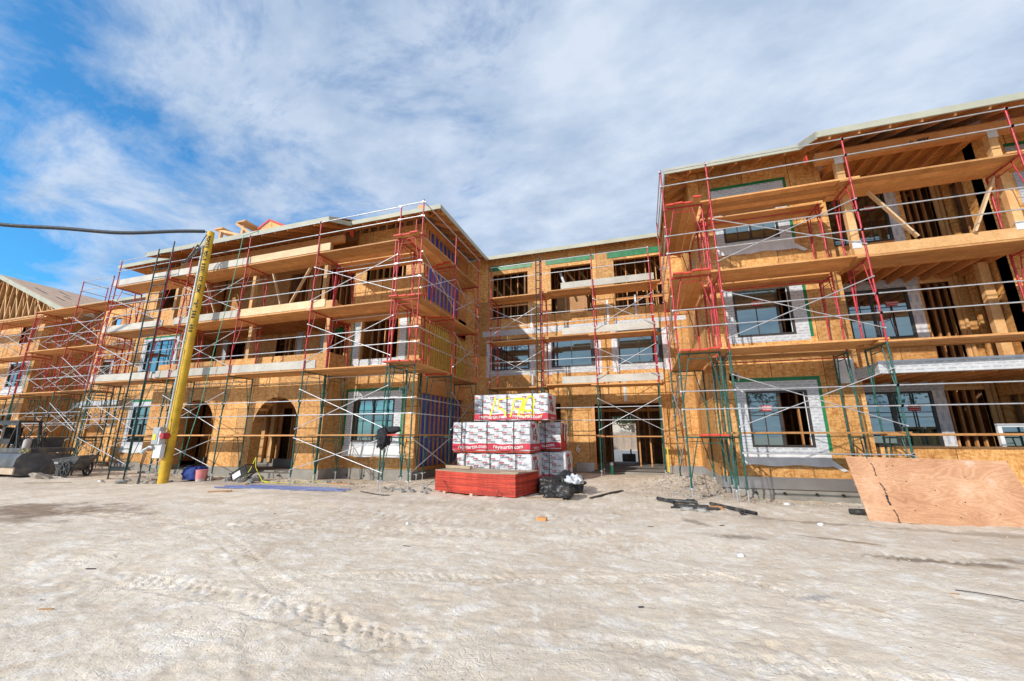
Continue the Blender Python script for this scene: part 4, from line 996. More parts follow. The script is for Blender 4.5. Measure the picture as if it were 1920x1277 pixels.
def plank_mesh(L, w, t, mats, red):
    k = (round(L, 2), round(w, 3), t, mats, red)
    if k in PM: return PM[k]
    m = MB(); e = .05 if red else 0
    m.box(e, L - e, 0, w, 0, t)
    if red: m.box(0, e, 0, w, 0, t, 1); m.box(L - e, L, 0, w, 0, t, 1)
    o = m.build('plank', [mats, 'plank_end_red'] if red else [mats]); me = o.data; bpy.data.objects.remove(o); PM[k] = me; return me
def deck(label, group, x, y, ang, L, n, z, w=.225, mat='plank', over=.16, red=True, gap=.010, t=.042, name='scaffold_plank'):
    """n planks side by side, starting at x, y; run L along ang; laid out to the left of that direction"""
    for i in range(n):
        a = random.uniform(-.11, .11); off = (w + gap) * i
        LL = L + over * 2 + random.choice((0, 0, .12)); sx = -over + a
        px = x + sx * math.cos(ang) - off * math.sin(ang); py = y + sx * math.sin(ang) + off * math.cos(ang)
        o = inst(name, plank_mesh(LL, w, t, mat, red), None, (px, py, z + random.uniform(0, .012)), (random.uniform(-.012, .012), random.uniform(-.003, .003), ang + random.uniform(-.006, .006)))
        tag(o, label, 'plank', group)
def toe(label, x0, x1, y, z, mat='lumber_grey', h=.26):
    o = inst('toe_board', plank_mesh(x1 - x0, .04, h, mat, False), None, (x0, y, z), (random.uniform(-.05, .03), random.uniform(-.004, .004), 0))
    tag(o, label, 'toe board', 'boards standing on edge along the decks')

H90 = math.pi / 2
LN = ['knee high', 'first upper', 'second upper', 'top']
# left wing front run
SY = 9.8
SL_ = scaffold('red over green scaffold along the front of the left wing, beside the yellow pole', (-12, SY))
xs = [-6.84, -10.0, -13.18, -16.1, -17.25, -20.33]
for x in xs:
    stack_frames(SL_, x, SY, H90, .92, LV, 8.65, (0, 1) if x == -6.84 else (0,))
for x in (-10.0, -6.9):
    stack_frames(SL_, x, 10.78, H90, .90, LV)
bays = [(-10.0, -6.84), (-13.18, -10.0), (-16.1, -13.18), (-20.33, -17.25)]
for (a, b) in bays + [(-17.25, -16.1)]:
    for z in (2.07, 2.50, 4.10, 4.55, 6.12, 6.62, 8.12, 8.58): rail(SL_, (a, SY - .03, z), (b, SY - .03, z))
for (a, b) in (bays[0], bays[2], bays[3]):
    for z0, z1 in ((.48, 1.65 - .25), (1.66, 2.86), (3.75, 4.95), (5.75, 6.92)): brace(SL_, (a, SY - .045), (b, SY - .045), z0, z1)
for (a, b) in ((-10.0, -6.84), (-16.1, -13.18)):
    for z in (3.35, 5.35, 7.3): rail(SL_, (a, SY + .95, z), (b, SY + .95, z))
nm = ['right end bay', 'second bay from right', 'bay behind the pole', 'ladder bay']
for (a, b), bn in zip(bays, nm):
    for li, z in enumerate((1.45, 3.45, 5.45, 7.45)):
        lb = f'plank in the {LN[li]} deck, {bn}, left wing front scaffold'
        deck(lb, 'planks on the left wing scaffold', a, SY + (.35 if li == 0 else .05), 0, b - a, 2 if li == 0 else 3, z, .275, red=random.random() < .6)
for li, z in enumerate((3.45, 5.45, 7.45)):
    deck(f'inner plank by the wall, {LN[li + 1]} deck, right end of left wing', 'planks on the left wing scaffold', -10.0, 10.82, 0, 3.1, 3, z + .045, .275, red=False)
    deck(f'bridging plank across the narrow gap in the {LN[li + 1]} deck near the left ladder', 'planks on the left wing scaffold', -17.3, SY + .1, 0, 1.25, 3, z + .045, .27, red=False)
for lbl, a, b, z, mt in (('pale new board on edge at the top deck of the left wing scaffold', -13.05, -9.55, 7.52, 'toe_wood'), ('long grey board on edge at the top deck of the left wing scaffold', -17.2, -13.1, 7.52, 'lumber_grey'),
    ('wood coloured board on edge at the middle deck, right of the yellow pole', -13.2, -9.5, 5.52, 'toe_wood'), ('grey board on edge at the middle deck behind the yellow pole', -16.5, -13.3, 5.52, 'lumber_grey'),
    ('grey board on edge at the lowest high deck, ending left of the taped window', -13.1, -9.6, 3.52, 'lumber_grey'), ('grey board on edge at the lowest high deck behind the yellow pole', -16.9, -13.15, 3.52, 'lumber_grey'),
    ('grey board on edge at the top deck above the green ladder', -20.6, -17.0, 7.52, 'lumber_grey'), ('grey board on edge at the middle deck behind the green ladder', -20.6, -17.1, 5.52, 'lumber_grey'),
    ('grey board on edge at the lowest high deck behind the green ladder', -20.6, -17.1, 3.52, 'lumber_grey')):
    toe(lbl, a, b, SY + .035, z, mt)
# corner tower and return run beside the left wing
SLR = scaffold('scaffold run turning the corner along the blue panelled side of the left wing', (-6.0, 12))
for y in (9.8, 12.15, 14.3): stack_frames(SLR, -6.95, y, 0, .92, LV, 8.65 + (.05 if y == 9.8 else 0), (1,))
for (a, b) in ((9.8, 12.15), (12.15, 14.3)):
    for z in (2.07, 2.5, 4.1, 4.55, 6.12, 6.62, 8.12, 8.6): rail(SLR, (-6.0, a, z), (-6.0, b, z))
    for z0, z1 in ((.48, 1.4), (1.66, 2.86), (3.75, 4.95), (5.75, 6.92)):
        if (a == 9.8 and z0 > 5) or a > 10 or z0 < 1.5: brace(SLR, (-5.985, a), (-5.985, b), z0, z1)
for z in (2.07, 2.5, 4.1, 4.55, 6.12, 6.62, 8.12, 8.6): rail(SLR, (-6.87, 9.76, z), (-6.03, 9.76, z))
for li, z in enumerate((1.45, 3.45, 5.45, 7.45)):
    for (a, b, bn) in ((9.8, 12.15, 'front'), (12.15, 14.3, 'back')):
        if li == 0: deck(f'plank in the knee high deck, {bn} bay beside the blue panelled wall', 'planks beside the left wing', -6.3, a, H90, b - a, 2, z, .28)
        else: deck(f'plank in the {LN[li]} deck, {bn} bay beside the blue panelled wall', 'planks beside the left wing', -6.08, a, H90, b - a, 3, z + (.045 if bn == 'front' else 0), .28, over=.22)
deck('short red ended plank laid across the top deck at the left wing corner', 'planks beside the left wing', -6.95, 9.86, 0, .95, 1, 7.56, .26, over=.02)
deck('short red ended plank laid across the middle deck at the left wing corner', 'planks beside the left wing', -6.95, 9.86, 0, .95, 1, 5.56, .26, over=.02)
deck('short red ended plank laid across the lowest high deck at the left wing corner', 'planks beside the left wing', -6.95, 9.86, 0, .95, 1, 3.56, .26, over=.02)

# centre run
CY = 14.55
SC = scaffold('scaffold run across the recessed centre above the entrance', (-2.4, CY))
for x in (-5.55, -3.42, -1.42, .66): stack_frames(SC, x, CY, H90, .9, LC, 8.35, (0,))
for (a, b) in ((-5.55, -3.42), (-3.42, -1.42), (-1.42, .66)):
    for z in ((2.0, 2.45, 3.85, 4.25, 5.68, 6.1, 7.75, 8.3) if a != -1.42 else (2.0, 2.45, 3.85, 4.25, 5.68, 6.1, 7.75, 8.3)): rail(SC, (a, CY - .03, z), (b, CY - .03, z))
    if a != -3.42:
        for z0, z1 in ((1.66, 2.75), (3.5, 4.62), (5.35, 6.5)): brace(SC, (a, CY - .045), (b, CY - .045), z0, z1)
for k, (a, b, bn) in enumerate(((-5.55, -3.42, 'left'), (-3.42, -1.42, 'middle'), (-1.42, .66, 'right'))):
    for li, z in enumerate((1.41, 3.24, 5.10, 6.95)):
        deck(f'plank in the {LN[li]} deck, {bn} bay of the scaffold over the entrance', 'planks on the centre scaffold', a, CY + (.3 if li == 0 else .04), 0, b - a, 1 if li == 0 else 3, z + (.045 if k == 1 else 0), .28, red=k == 1)
toe('grey board on edge at the top deck of the centre scaffold', -2.65, .80, CY + .03, 7.05)
toe('speckled grey board on edge at the middle deck of the centre scaffold', -2.65, .82, CY + .03, 5.2)
toe('grey board on edge at the lowest high deck over the entrance', -2.70, .82, CY + .03, 3.34)

# right wing return
SRR = scaffold('scaffold run along the left side of the right wing, red frames over green', (1.0, 12))
for y in (10.5, 13.45): stack_frames(SRR, .99, y, 0, .92, LV, 8.65, (0,))
for z in (2.07, 2.50, 4.10, 4.55, 6.12, 6.62, 8.12, 8.58): rail(SRR, (.97, 10.5, z), (.97, 13.45, z)); rail(SRR, (.95, 10.46, z), (2.13, 10.46, z))
for z0, z1 in ((.5, 1.4), (1.66, 2.86), (3.75, 4.95), (5.75, 6.92)): brace(SRR, (.96, 10.5), (.96, 13.45), z0, z1)
for z in (3.3, 5.3, 7.3): 
    m = MB(); m.tube([(1.93, 10.5, z), (1.93, 13.45, z)], .016, 6); m.build('ledger_tube', 'red_paint', SRR)
for li, z in enumerate((1.45, 3.45, 5.45, 7.45)):
    deck(f'red ended plank in the {LN[li]} deck beside the left side of the right wing', 'planks beside the right wing', 1.88, 10.36, H90, 3.1, 3 if li == 0 else 4, z, .205, over=.1)
# right wing front
RYS = 10.5
SR = scaffold('tall scaffold run along the front of the right wing, nearest the camera', (5.2, RYS))
for x in (2.13, 5.2, 8.27, 11.4): stack_frames(SR, x, RYS, H90, .92, LV, 8.65, (0,))
for x in (2.0, 4.85): stack_frames(SR, x, 11.45, H90, .72, LV)
for (a, b) in ((2.13, 5.2), (5.2, 8.27), (8.27, 11.4)):
    for z in (2.07, 2.50, 4.10, 4.55, 6.12, 6.62, 8.12, 8.58): rail(SR, (a, RYS - .03, z), (b, RYS - .03, z))
rail(SR, (2.13, RYS - .03, 1.08), (5.2, RYS - .03, 1.08)); rail(SR, (5.2, RYS - .03, 1.10), (5.3, RYS - .03, .9))
for z0, z1 in ((1.66, 2.86), (3.75, 4.95), (5.75, 6.92)): brace(SR, (2.13, RYS - .045), (5.2, RYS - .045), z0, z1)
for z in (3.3, 5.3, 7.3):
    m = MB(); m.tube([(2.0, 11.47, z), (4.85, 11.47, z)], .016, 6); m.build('ledger_tube', 'red_paint', SR)
for (a, b, bn) in ((2.13, 5.2, 'corner bay'), (5.2, 8.27, 'second bay'), (8.27, 11.4, 'third bay')):
    for li, z in enumerate((1.45, 3.45, 5.45, 7.45)):
        k = 0 if bn == 'second bay' else .045
        deck(f'long plank in the {LN[li]} deck, {bn} of the right wing front scaffold', 'planks on the right wing scaffold', a, RYS + (.3 if li == 0 else .03), 0, b - a, 2 if li == 0 else 4, z + k, .215, red=False)
for li, z in enumerate((3.45, 5.45, 7.45)):
    deck(f'inner plank near the wall in the {LN[li + 1]} deck, corner bay of the right wing', 'planks on the right wing scaffold', 1.75, 11.5, 0, 3.1, 3, z + .02, .22, red=False, over=.1)
deck('red ended plank jutting out at the right edge above the first upper deck', 'planks on the right wing scaffold', 8.0, RYS + .2, .12, 3.0, 1, 4.0, .22)
# far left runs
S3 = scaffold('scaffold run across the second recess, left of the green ladder', (-25, 10.7))
LF = [(.3, 1.4, 'green_paint'), (1.4, 3.35, 'green_paint'), (3.35, 5.35, 'red_paint'), (5.35, 7.35, 'red_paint')]
for i, x in enumerate((-22.5, -24.7, -27.8)):
    stack_frames(S3, x, 10.7, H90, .92, LF, 8.6 if i < 2 else None, (0, 1)); stack_frames(S3, x + .25, 11.75, H90, .9, LF)
for x in (-23.6, -26.2, -28.6, -31.2): stack_frames(S3, x, 12.7, H90, .6, LF[:3] + [(5.35, 7.0, 'red_paint')])
for (a, b) in ((-26.2, -23.6), (-28.6, -26.2), (-31.2, -28.6)):
    for z in (2.0, 2.45, 4.0, 4.45, 6.0, 6.5): rail(S3, (a, 12.67, z), (b, 12.67, z))
    for z0, z1 in ((1.66, 2.86), (3.75, 4.9), (5.7, 6.8)): brace(S3, (a, 12.65), (b, 12.65), z0, z1)
S4 = scaffold('lower scaffold run in front of the far left block', (-33, 11.3))
for i, x in enumerate((-29.0, -32.0, -35.0, -38.0)): stack_frames(S4, x, 11.2, H90, .92, LF[:3] + [(5.35, 7.3, 'red_paint')] if i < 1 else LF[:3] + [(5.35, 7.3, 'red_paint')])
for root, bs in ((S3, ((-24.7, -22.5), (-27.8, -24.7))), (S4, ((-32.0, -29.0), (-35.0, -32.0), (-38, -35)))):
    yy = 10.7 if root is S3 else 11.2
    for bi, (a, b) in enumerate(bs):
        for z in (2.0, 2.45, 4.0, 4.45, 6.0, 6.5) + ((8.1, 8.55) if root is S3 and bi == 0 else ()): rail(root, (a, yy - .03, z), (b, yy - .03, z))
        if root is S3 and bi == 0:
            for z in (8.1, 8.55): rail(root, (a, yy + .92, z), (b, yy + .92, z)); rail(root, (a, yy, z), (a, yy + .92, z))
        for z0, z1 in ((.5, 1.4), (1.66, 2.86), (3.75, 4.9), (5.7, 6.8)):
            if (bi + int(z1)) % 2 == 0 or root is S4: brace(root, (a, yy - .045), (b, yy - .045), z0, z1)
            brace(root, (a, yy + .96), (b, yy + .96), z0, z1)
        for li, z in enumerate((1.4, 3.35, 5.35, 7.35)):
            wh = ('right', 'middle', 'left')[bi]
            deck(f'plank in the {LN[li]} deck, {wh} bay of the scaffold ' + ('across the second recess' if root is S3 else 'before the far left block'), 'planks on the far left scaffold', a, yy + .05, 0, b - a, 2 if li == 0 else 3, z, .28, red=li == 0)

# ladders
def ladder(label, p, q, w, side, mat, group=None):
    r = empty('ladder', (p[0], p[1], 0), label, 'ladder', group)
    p = Vector(p); q = Vector(q); s = Vector(side).normalized() * (w / 2)
    for k in (-1, 1):
        m = MB(); m.tube([p + s * k, q + s * k + Vector((0, 0, .12 * k))], .024, 8); m.build('side_rail', mat, r)
    m = MB(); n = int((q - p).length / .33)
    for i in range(1, n): c = p.lerp(q, i / n); m.tube([c - s, c + s], .017, 6)
    m.build('rung', mat, r)
ladder('dark green ladder climbing the left end of the left wing scaffold', (-17.1, 9.45, gz(-17.1, 9.45)), (-17.28, 9.55, 8.75), .74, (1, .05, 0), 'green_dark')
ladder('dark narrow ladder rising through the centre scaffold', (-3.52, 14.35, gz(-3.5, 14.4)), (-3.52, 14.42, 8.45), .16, (1, .1, 0), 'steel_dark')

# ------------------------------------------------------------------ yellow power pole
PX, PY = -14.55, 9.3
pole = empty('power_pole', (PX, PY, 0), 'yellow painted wooden power pole with black lettering and a grey meter box', 'power pole')
m = MB(); n = 18
m.tube([(PX, PY, -.3), (PX, PY, .45), (PX, PY, 4), (PX, PY, 8.72)], .15, n, rs=[.142, .138, .127, .110]); m.build('shaft', 'pole_yellow', pole)
m = MB(); 
for k, (z0, z1, a) in enumerate(((1.9, 4.3, -1.35), (4.1, 6.0, -1.5), (6.3, 8.6, -1.9), (.8, 2.0, -1.1), (2.6, 3.5, -2.1))):
    pts = []
    for i in range(13):
        z = z0 + (z1 - z0) * i / 12; an = a + .05 * math.sin(i * 1.3 + k); rr = .1378 - (z - .45) * .0034 + .0005; pts.append((PX + rr * math.cos(an), PY + rr * math.sin(an), z))
    m.tube(pts, .006, 4)
m.build('crack', 'steel_dark', pole)
txt = 'POWER POLE SERVICE.COM   707 586 1400'
m = MB(); z = 8.50
for ch in txt:
    if ch == ' ': z -= .085; continue
    rr = .1378 - (z - .45) * .0032 + .004; an0 = -1.02
    o = Vector((PX + rr * math.cos(an0), PY + rr * math.sin(an0), z))
    def warp(p, rr=rr, an0=an0):
        # bend the flat glyph round the pole
        t = Vector((-math.sin(an0), math.cos(an0), 0)); c = Vector((PX, PY, 0)); d = (p - o).dot(t) / rr
        return Vector((PX + rr * math.cos(an0 + d), PY + rr * math.sin(an0 + d), p.z))
    t = Vector((-math.sin(an0), math.cos(an0), 0))
    put_text(m, ch, .155, o, (0, 0, -1), t, .008, 0, warp); z -= .102
m.build('lettering', 'black_ink', pole)
m = MB(); m.tube([(PX - .20, PY - .06, 1.72), (PX - .20, PY - .06, 4), (PX - .185, PY - .06, 8.02)], .034, 8)
for z in (2.2, 3.4, 4.6, 5.8, 7.0): m.box(PX - .235, PX - .1, PY - .11, PY - .0, z, z + .03)
m.build('conduit', 'conduit', pole)
m = MB(); m.tube([(PX - .185, PY - .06, 8.0), (PX - .19, PY - .08, 8.12), (PX - .27, PY - .12, 8.15), (PX - .33, PY - .13, 8.05)], .045, 8); m.build('weatherhead', 'meter_grey', pole)
m = MB()
for k in range(5):
    pts = []
    for i in range(14):
        t = i / 13; pts.append((PX - .30 - .42 * math.sin(math.pi * t) * (1 + .15 * k) + .05 * k, PY - .13 - .05 * k + .1 * t, 8.08 - .55 * t * (1 - t) * 4 * (.5 + .18 * k) + .10 * math.sin(t * 9 + k)))
    m.tube(pts, .012 + .004 * (k % 2), 6)
m.build('service_wires', 'machine_grey', pole)
m = MB(); m.tube([(PX - .58, PY - .2, 7.72), (PX - .40, PY - .15, 8.05)], .035, 8); m.tube([(PX - .30, PY - .15, 7.8), (PX - .35, PY - .15, 8.1)], .03, 8); m.build('splice_cover', 'machine_grey', pole)
# meter box group, fixed on the left front of the pole
m = MB(); bx = PX - .36; by = PY - .34
m.box(bx, bx + .30, by, by + .17, 1.20, 1.70); m.box(bx - .012, bx + .312, by - .006, by + .18, 1.70, 1.73); m.box(bx + .02, bx + .28, by - .012, by, 1.24, 1.66)
box_ = m.build('meter_box', 'meter_grey', pole)
MB().box(bx + .07, bx + .20, by - .02, by - .013, 1.33, 1.52).build('warning_sticker', 'yellow_plastic', box_, off=(0, 0, 0))
m = MB(); m.tube([(bx + .46, by - .02, 1.46), (bx + .46, by + .18, 1.46)], .095, 16); m.build('red_meter_cover', 'red_paint', pole)
m = MB(); m.box(bx + .08, bx + .42, by + .06, by + .18, .78, 1.20); m.box(bx + .31, bx + .36, by + .0, by + .18, 1.2, 1.6); m.build('panel_box', 'membrane', pole)
m = MB(); m.tube([(bx + .02, by - .02, 1.12), (bx - .1, by - .08, 1.02), (bx - .14, by - .1, .92)], .06, 8, rs=[.03, .06, .05]); m.tube([(bx + .10, by + .02, 1.1), (bx - .02, by - .02, 1.12)], .05, 8); m.build('outlet_hood', 'meter_grey', pole)
m = MB()
for k in range(3): m.tube([(bx + .0 - .06 * k, by - .05, .95), (bx - .1 - .05 * k, by - .05, .6), (bx - .05 + .03 * k, by - .1, .25), (bx + .05 * k, by - .15, .02)], .011, 5)
m.build('cord', 'black_rubber', pole)
# service cable in its foam sleeve, running out of the photo to the left
m = MB(); a = Vector((PX - .28, PY - .05, 8.78)); b_ = Vector((-19.6, 6.2, 8.25)); c_ = Vector((-30, -1, 9.8)); pts = []
for i in range(22):
    t = i / 21; p = a.lerp(b_, t); p.z += -.42 * math.sin(math.pi * t) * .35 + .03 * math.sin(t * 11); pts.append(p)
for i in range(1, 8): pts.append(b_.lerp(c_, i / 7))
m.tube(pts, .062, 10); cab = m.build('service_cable', 'cable_dark'); tag(cab, 'thick dark sleeved cable strung from the yellow pole out to the left', 'cable')
m = MB(); m.tube([a, (PX - .12, PY - .03, 8.70), (PX - .10, PY - .14, 8.4), (PX - .22, PY - .14, 8.18)], .016, 6); m.build('lead_wire', 'black_rubber', cab, off=(0, 0, 0))
m = MB(); m.tube([a, (PX - .05, PY, 8.74)], .006, 5); m.build('guy_wire', 'steel_dark', cab, off=(0, 0, 0))
m = MB(); pts = [(-13.2, 10.06, 8.95), (-13.45, 9.7, 8.6), (-13.6, 9.68, 6.2), (-13.85, 9.66, 4.3), (-14.0, 9.66, 2.6), (-14.25, 9.64, 1.3), (-14.3, 9.62, .8)]
m.tube(pts, .013, 6); tag(m.build('rope', 'rope_green'), 'thin green rope hanging from the eave to the right of the yellow pole', 'rope')

# ------------------------------------------------------------------ wrapped bundles of boards
def wrinkle(p): return noise.fractal(Vector((p[0] * 2.2, p[1] * 2.2, p[2] * 3.2)), .8, 2.1, 4) * .022
def grid_face(mb, o, u, v, nrm, nu, nv, mi=0, f=None):
    vs = []
    for j in range(nv + 1):
        for i in range(nu + 1):
            p = Vector(o) + Vector(u) * (i / nu) + Vector(v) * (j / nv); ed = min(i, nu - i, j, nv - j)
            vs.append(p + Vector(nrm) * (wrinkle(p) + (.012 if ed > 0 else -.004)))
    mb.add(vs, [(j * (nu + 1) + i, j * (nu + 1) + i + 1, (j + 1) * (nu + 1) + i + 1, (j + 1) * (nu + 1) + i) for j in range(nv) for i in range(nu)], mi, True)
def bundle(label, x0, x1, y0, y1, z0, z1, band=True, torn=False, sheets=True, spray=False, big=True, seed=0, ang=0):
    r = empty('board_bundle', (x0, y0, z0), label, 'wrapped boards', 'plastic wrapped bundles of boards')
    rz = random.Random(seed)
    zs = z0 + (.06 if sheets else 0); zb = zs + .20 if band else zs
    MB().box(x0 + .02, x1 - .02, y0 + .02, y1 - .02, z0, z1 - .01).build('boards', 'sheet_edges_red', r)
    if not torn:
        m = MB(); grid_face(m, (x0, y0, zs), (x1 - x0, 0, 0), (0, 0, z1 - zs), (0, -1, 0), 60, 22); grid_face(m, (x1, y0, zs), (0, y1 - y0, 0), (0, 0, z1 - zs), (1, 0, 0), 30, 22)
        grid_face(m, (x0, y0, z1), (x1 - x0, 0, 0), (0, y1 - y0, 0), (0, 0, 1), 40, 20); grid_face(m, (x0, y0, zs), (0, y1 - y0, 0), (0, 0, z1 - zs), (-1, 0, 0), 20, 16)
        grid_face(m, (x0, y1, zs), (x1 - x0, 0, 0), (0, 0, z1 - zs), (0, 1, 0), 20, 10)
    else:
        m = MB(); grid_face(m, (x0, y0, zs), (x1 - x0, 0, 0), (0, 0, z1 - zs), (0, -1, 0), 60, 22); grid_face(m, (x0, y0, z1), (x1 - x0, 0, 0), (0, y1 - y0, 0), (0, 0, 1), 40, 20)
        # ragged strips hanging over the bare red end
        for (ya, yb, zl) in ((y0, y0 + .12, .35), (y0 + .45, y0 + .62, .52), (y0 + .62, y0 + .84, .25), (y0 + .84, y0 + 1.0, .62), (y0 + 1.0, y1, .18)):
            n = 8; vs = []
            for j in range(n + 1):
                t = j / n; z = z1 - (zl + .1 * rz.random()) * t; o = .015 + .02 * rz.random()
                vs += [(x1 + o, ya + (yb - ya) * .28 * t, z), (x1 + o + .01, yb - (yb - ya) * .28 * t, z)]
            m.add(vs, [(2 * j, 2 * j + 1, 2 * j + 3, 2 * j + 2) for j in range(n)], 0, True)
    wrap = m.build('wrap', 'wrap_white', r)
    wf = lambda p: Vector((p.x, p.y - wrinkle((p.x, y0, p.z)) - .017, p.z))
    ws = lambda p: Vector((p.x + wrinkle((x1, p.y, p.z)) + .017, p.y, p.z))
    mr = MB(); mk = MB(); mw = MB(); my = MB()
    col = 0; x = x0 + .13
    while x < x1 - .08:
        z = zb + .06 + (.10 if col % 2 else 0)
        while z < z1 - .08:
            dx = rz.uniform(-.02, .02)
            put_text(mr, 'MARTIN', .04, (x - .05 + dx, y0, z + .052), (1, 0, 0), (0, 0, 1), .003, 0, wf)
            put_text(mk, 'TuffStrand', .068, (x + .02 + dx, y0, z), (1, 0, 0), (0, 0, 1), .0012, 0, wf)
            z += .205
        x += .27; col += 1
    if not torn:
        yc = y0 + .45
        put_text(mr, 'MARTIN', .11, (x1, y0 + .32, z1 - .12), (0, 1, 0), (0, 0, 1), .012, 0, ws)
        put_text(mk, 'Tuff', .25, (x1, y0 + .42, z1 - .28), (0, 1, 0), (0, 0, 1), .004, 0, ws)
        put_text(mk, 'Strand', .22, (x1, y0 + .55, z1 - .44), (0, 1, 0), (0, 0, 1), .004, 0, ws)
        el = [(math.cos(t) * .10, math.sin(t) * .14) for t in [2 * math.pi * i / 16 for i in range(16)]]
        for (yc, sc) in ((y0 + .62, 1), (y0 + .34, .7)): mr.add([ws(Vector((x1, yc + a * sc, zb + .20 + b * sc))) for a, b in el], [tuple(range(16))])
    elif True:
        put_text(mr, 'MARTIN', .10, (x1 + .045, y0 + .72, z1 - .10), (0, 1, 0), (0, 0, 1), .012); put_text(mk, 'Tuff', .2, (x1 + .045, y0 + .72, z1 - .24), (0, 1, 0), (0, 0, 1), .004)
    if band:
        def strip(mb, za, zc, n=60):
            vs = []
            for i in range(n + 1):
                xx = x0 + (x1 - x0) * i / n; wob = .012 * math.sin(xx * 5 + seed) + .008 * math.sin(xx * 13)
                for zz in (za, zc): vs.append(wf(Vector((xx, y0 - .006, zz + wob))))
            mb.add(vs, [(2 * i, 2 * i + 2, 2 * i + 3, 2 * i + 1) for i in range(n)])
            vs = []
            for i in range(21):
                yy = y0 + (y1 - y0) * i / 20
                for zz in (za, zc): vs.append(ws(Vector((x1 + .006, yy, zz))))
            if not torn: mb.add(vs, [(2 * i, 2 * i + 2, 2 * i + 3, 2 * i + 1) for i in range(20)])
        bm_ = MB(); strip(bm_, zs + .02, zb); bd = bm_.build('band', 'red_ink', wrap, off=(0, 0, 0))
        wt = lambda p: wf(p) + Vector((0, -.022, .012 * math.sin(p.x * 5 + seed) + .008 * math.sin(p.x * 13)))
        for fx in (.27, .73): put_text(mw, 'roymartin.com', .155, (x0 + (x1 - x0) * fx, y0, zs + .115), (1, 0, 0), (0, 0, 1), .002, 0, wt)
        if not torn: put_text(mw, 'roymartin.com', .11, (x1, (y0 + y1) / 2, zs + .088), (0, 1, 0), (0, 0, 1), .002, 0, lambda p: ws(p) + Vector((.02, 0, 0)))
        mw.build('print_white', 'white_ink', wrap, off=(0, 0, 0))
    mr.build('print_red', 'red_ink', wrap, off=(0, 0, 0)); mk.build('print_grey', 'grey_ink', wrap, off=(0, 0, 0))
    st = MB()
    for fx in (.12, .46, .80):
        xx = x0 + (x1 - x0) * fx; st.box(xx - .009, xx + .009, y0 - .045, y0 - .032, z0, z1 + .035); st.box(xx - .009, xx + .009, y0 - .045, y1 + .03, z1 + .032, z1 + .04)
    st.build('strap', 'black_plastic', r)
    if spray:
        def U(px, py): return Vector((x0 + (px - 118) / 1427 * (x1 - x0), y0, z0 + (690 - py) / 560 * (z1 - z0)))
        sp = MB()
        for line, w in (([(545, 185), (510, 380), (470, 520), (430, 645)], .05), ([(835, 215), (700, 225), (610, 240), (598, 330), (600, 425)], .035), ([(600, 430), (690, 455), (745, 530), (745, 590), (710, 600)], .055),
                        ([(930, 235), (1010, 235), (1100, 240), (1060, 400), (1020, 500), (990, 610)], .075), ([(915, 240), (890, 420), (840, 620)], .05), ([(930, 450), (1100, 455)], .04),
                        ([(1270, 185), (1190, 195), (1140, 280), (1110, 380), (1090, 500), (1060, 600)], .06), ([(1275, 190), (1300, 300), (1280, 400), (1260, 470), (1290, 560)], .055), ([(1090, 470), (1180, 500), (1280, 470)], .06), ([(1010, 612), (1200, 600), (1465, 598)], .06)):
            P = [U(*q) for q in line]; Q = []
            for i in range(len(P) - 1):
                for k in range(6): Q.append(P[i].lerp(P[i + 1], k / 6))
            Q.append(P[-1]); vs = []
            for i, q in enumerate(Q):
                d = (Q[min(i + 1, len(Q) - 1)] - Q[max(i - 1, 0)]).normalized(); nn = Vector((-d.z, 0, d.x)) * (w / 2) * (1 + .15 * math.sin(i * 2.1))
                for s in (1, -1): vs.append(wf(q + nn * s) + Vector((0, -.005, 0)))
            sp.add(vs, [(2 * i, 2 * i + 1, 2 * i + 3, 2 * i + 2) for i in range(len(Q) - 1)])
        sp.build('spray_paint_number', 'spray_yellow', r)
    return r
bundle('white wrapped bundle at the bottom of the front stack, partly behind the orange pile', -5.42, -3.08, 11.5, 12.7, .08, .93, seed=3, sheets=False)
bundle('white wrapped bundle in the middle of the front stack, with a red web address band', -5.58, -3.12, 11.5, 12.72, .97, 1.86, seed=5)
bundle('white wrapped bundle on top of the stack, sprayed with a large yellow 1578', -5.12, -2.70, 12.05, 13.25, 1.93, 2.74, spray=True, seed=8, sheets=False)
bundle('white wrapped bundle at the bottom of the rear stack, behind the black sheeting', -4.95, -2.35, 12.9, 14.1, .08, .96, seed=11, sheets=False)
bundle('torn wrapped bundle in the rear stack showing its red end', -4.95, -2.48, 12.86, 14.06, 1.0, 1.88, torn=True, seed=14)
for (x, y, z, lb) in ((-4.9, 11.7, .04, 'bearer'),): pass
for i, (x0, x1, y) in enumerate(((-5.4, -3.1, 11.7), (-5.4, -3.1, 12.4), (-4.9, -2.4, 13.1), (-4.9, -2.4, 13.9))):
    o = MB().box(x0, x1, y, y + .09, .0, .08).build('bearer', 'scrap_wood'); tag(o, 'timber bearer lying under the wrapped bundles', 'bearer', 'bearers under the bundles')
# orange pile of sheets in front
A0 = Vector((-5.48, 10.28, 0)); D = Vector((2.47, -.62, 0)).normalized(); E_ = Vector((-D.y, D.x, 0))
r = empty('sheet_pile', tuple(A0), 'low pile of boards with bright orange red painted edges in front of the wrapped bundles', 'board pile')
def obox(mb, u0, u1, v0, v1, z0, z1, bow=0, mi=0, n=12):
    vs = []
    for i in range(n + 1):
        u = u0 + (u1 - u0) * i / n; b = -bow * math.sin(math.pi * i / n)
        for (v, z) in ((v0, z0), (v1, z0), (v1, z1), (v0, z1)): vs.append(A0 + D * u + E_ * v + Vector((0, 0, z + b)))
    fs = [(i * 4 + k, (i + 1) * 4 + k, (i + 1) * 4 + (k + 1) % 4, i * 4 + (k + 1) % 4) for i in range(n) for k in range(4)] + [(0, 3, 2, 1), (4 * n, 4 * n + 1, 4 * n + 2, 4 * n + 3)]
    mb.add(vs, fs, mi)
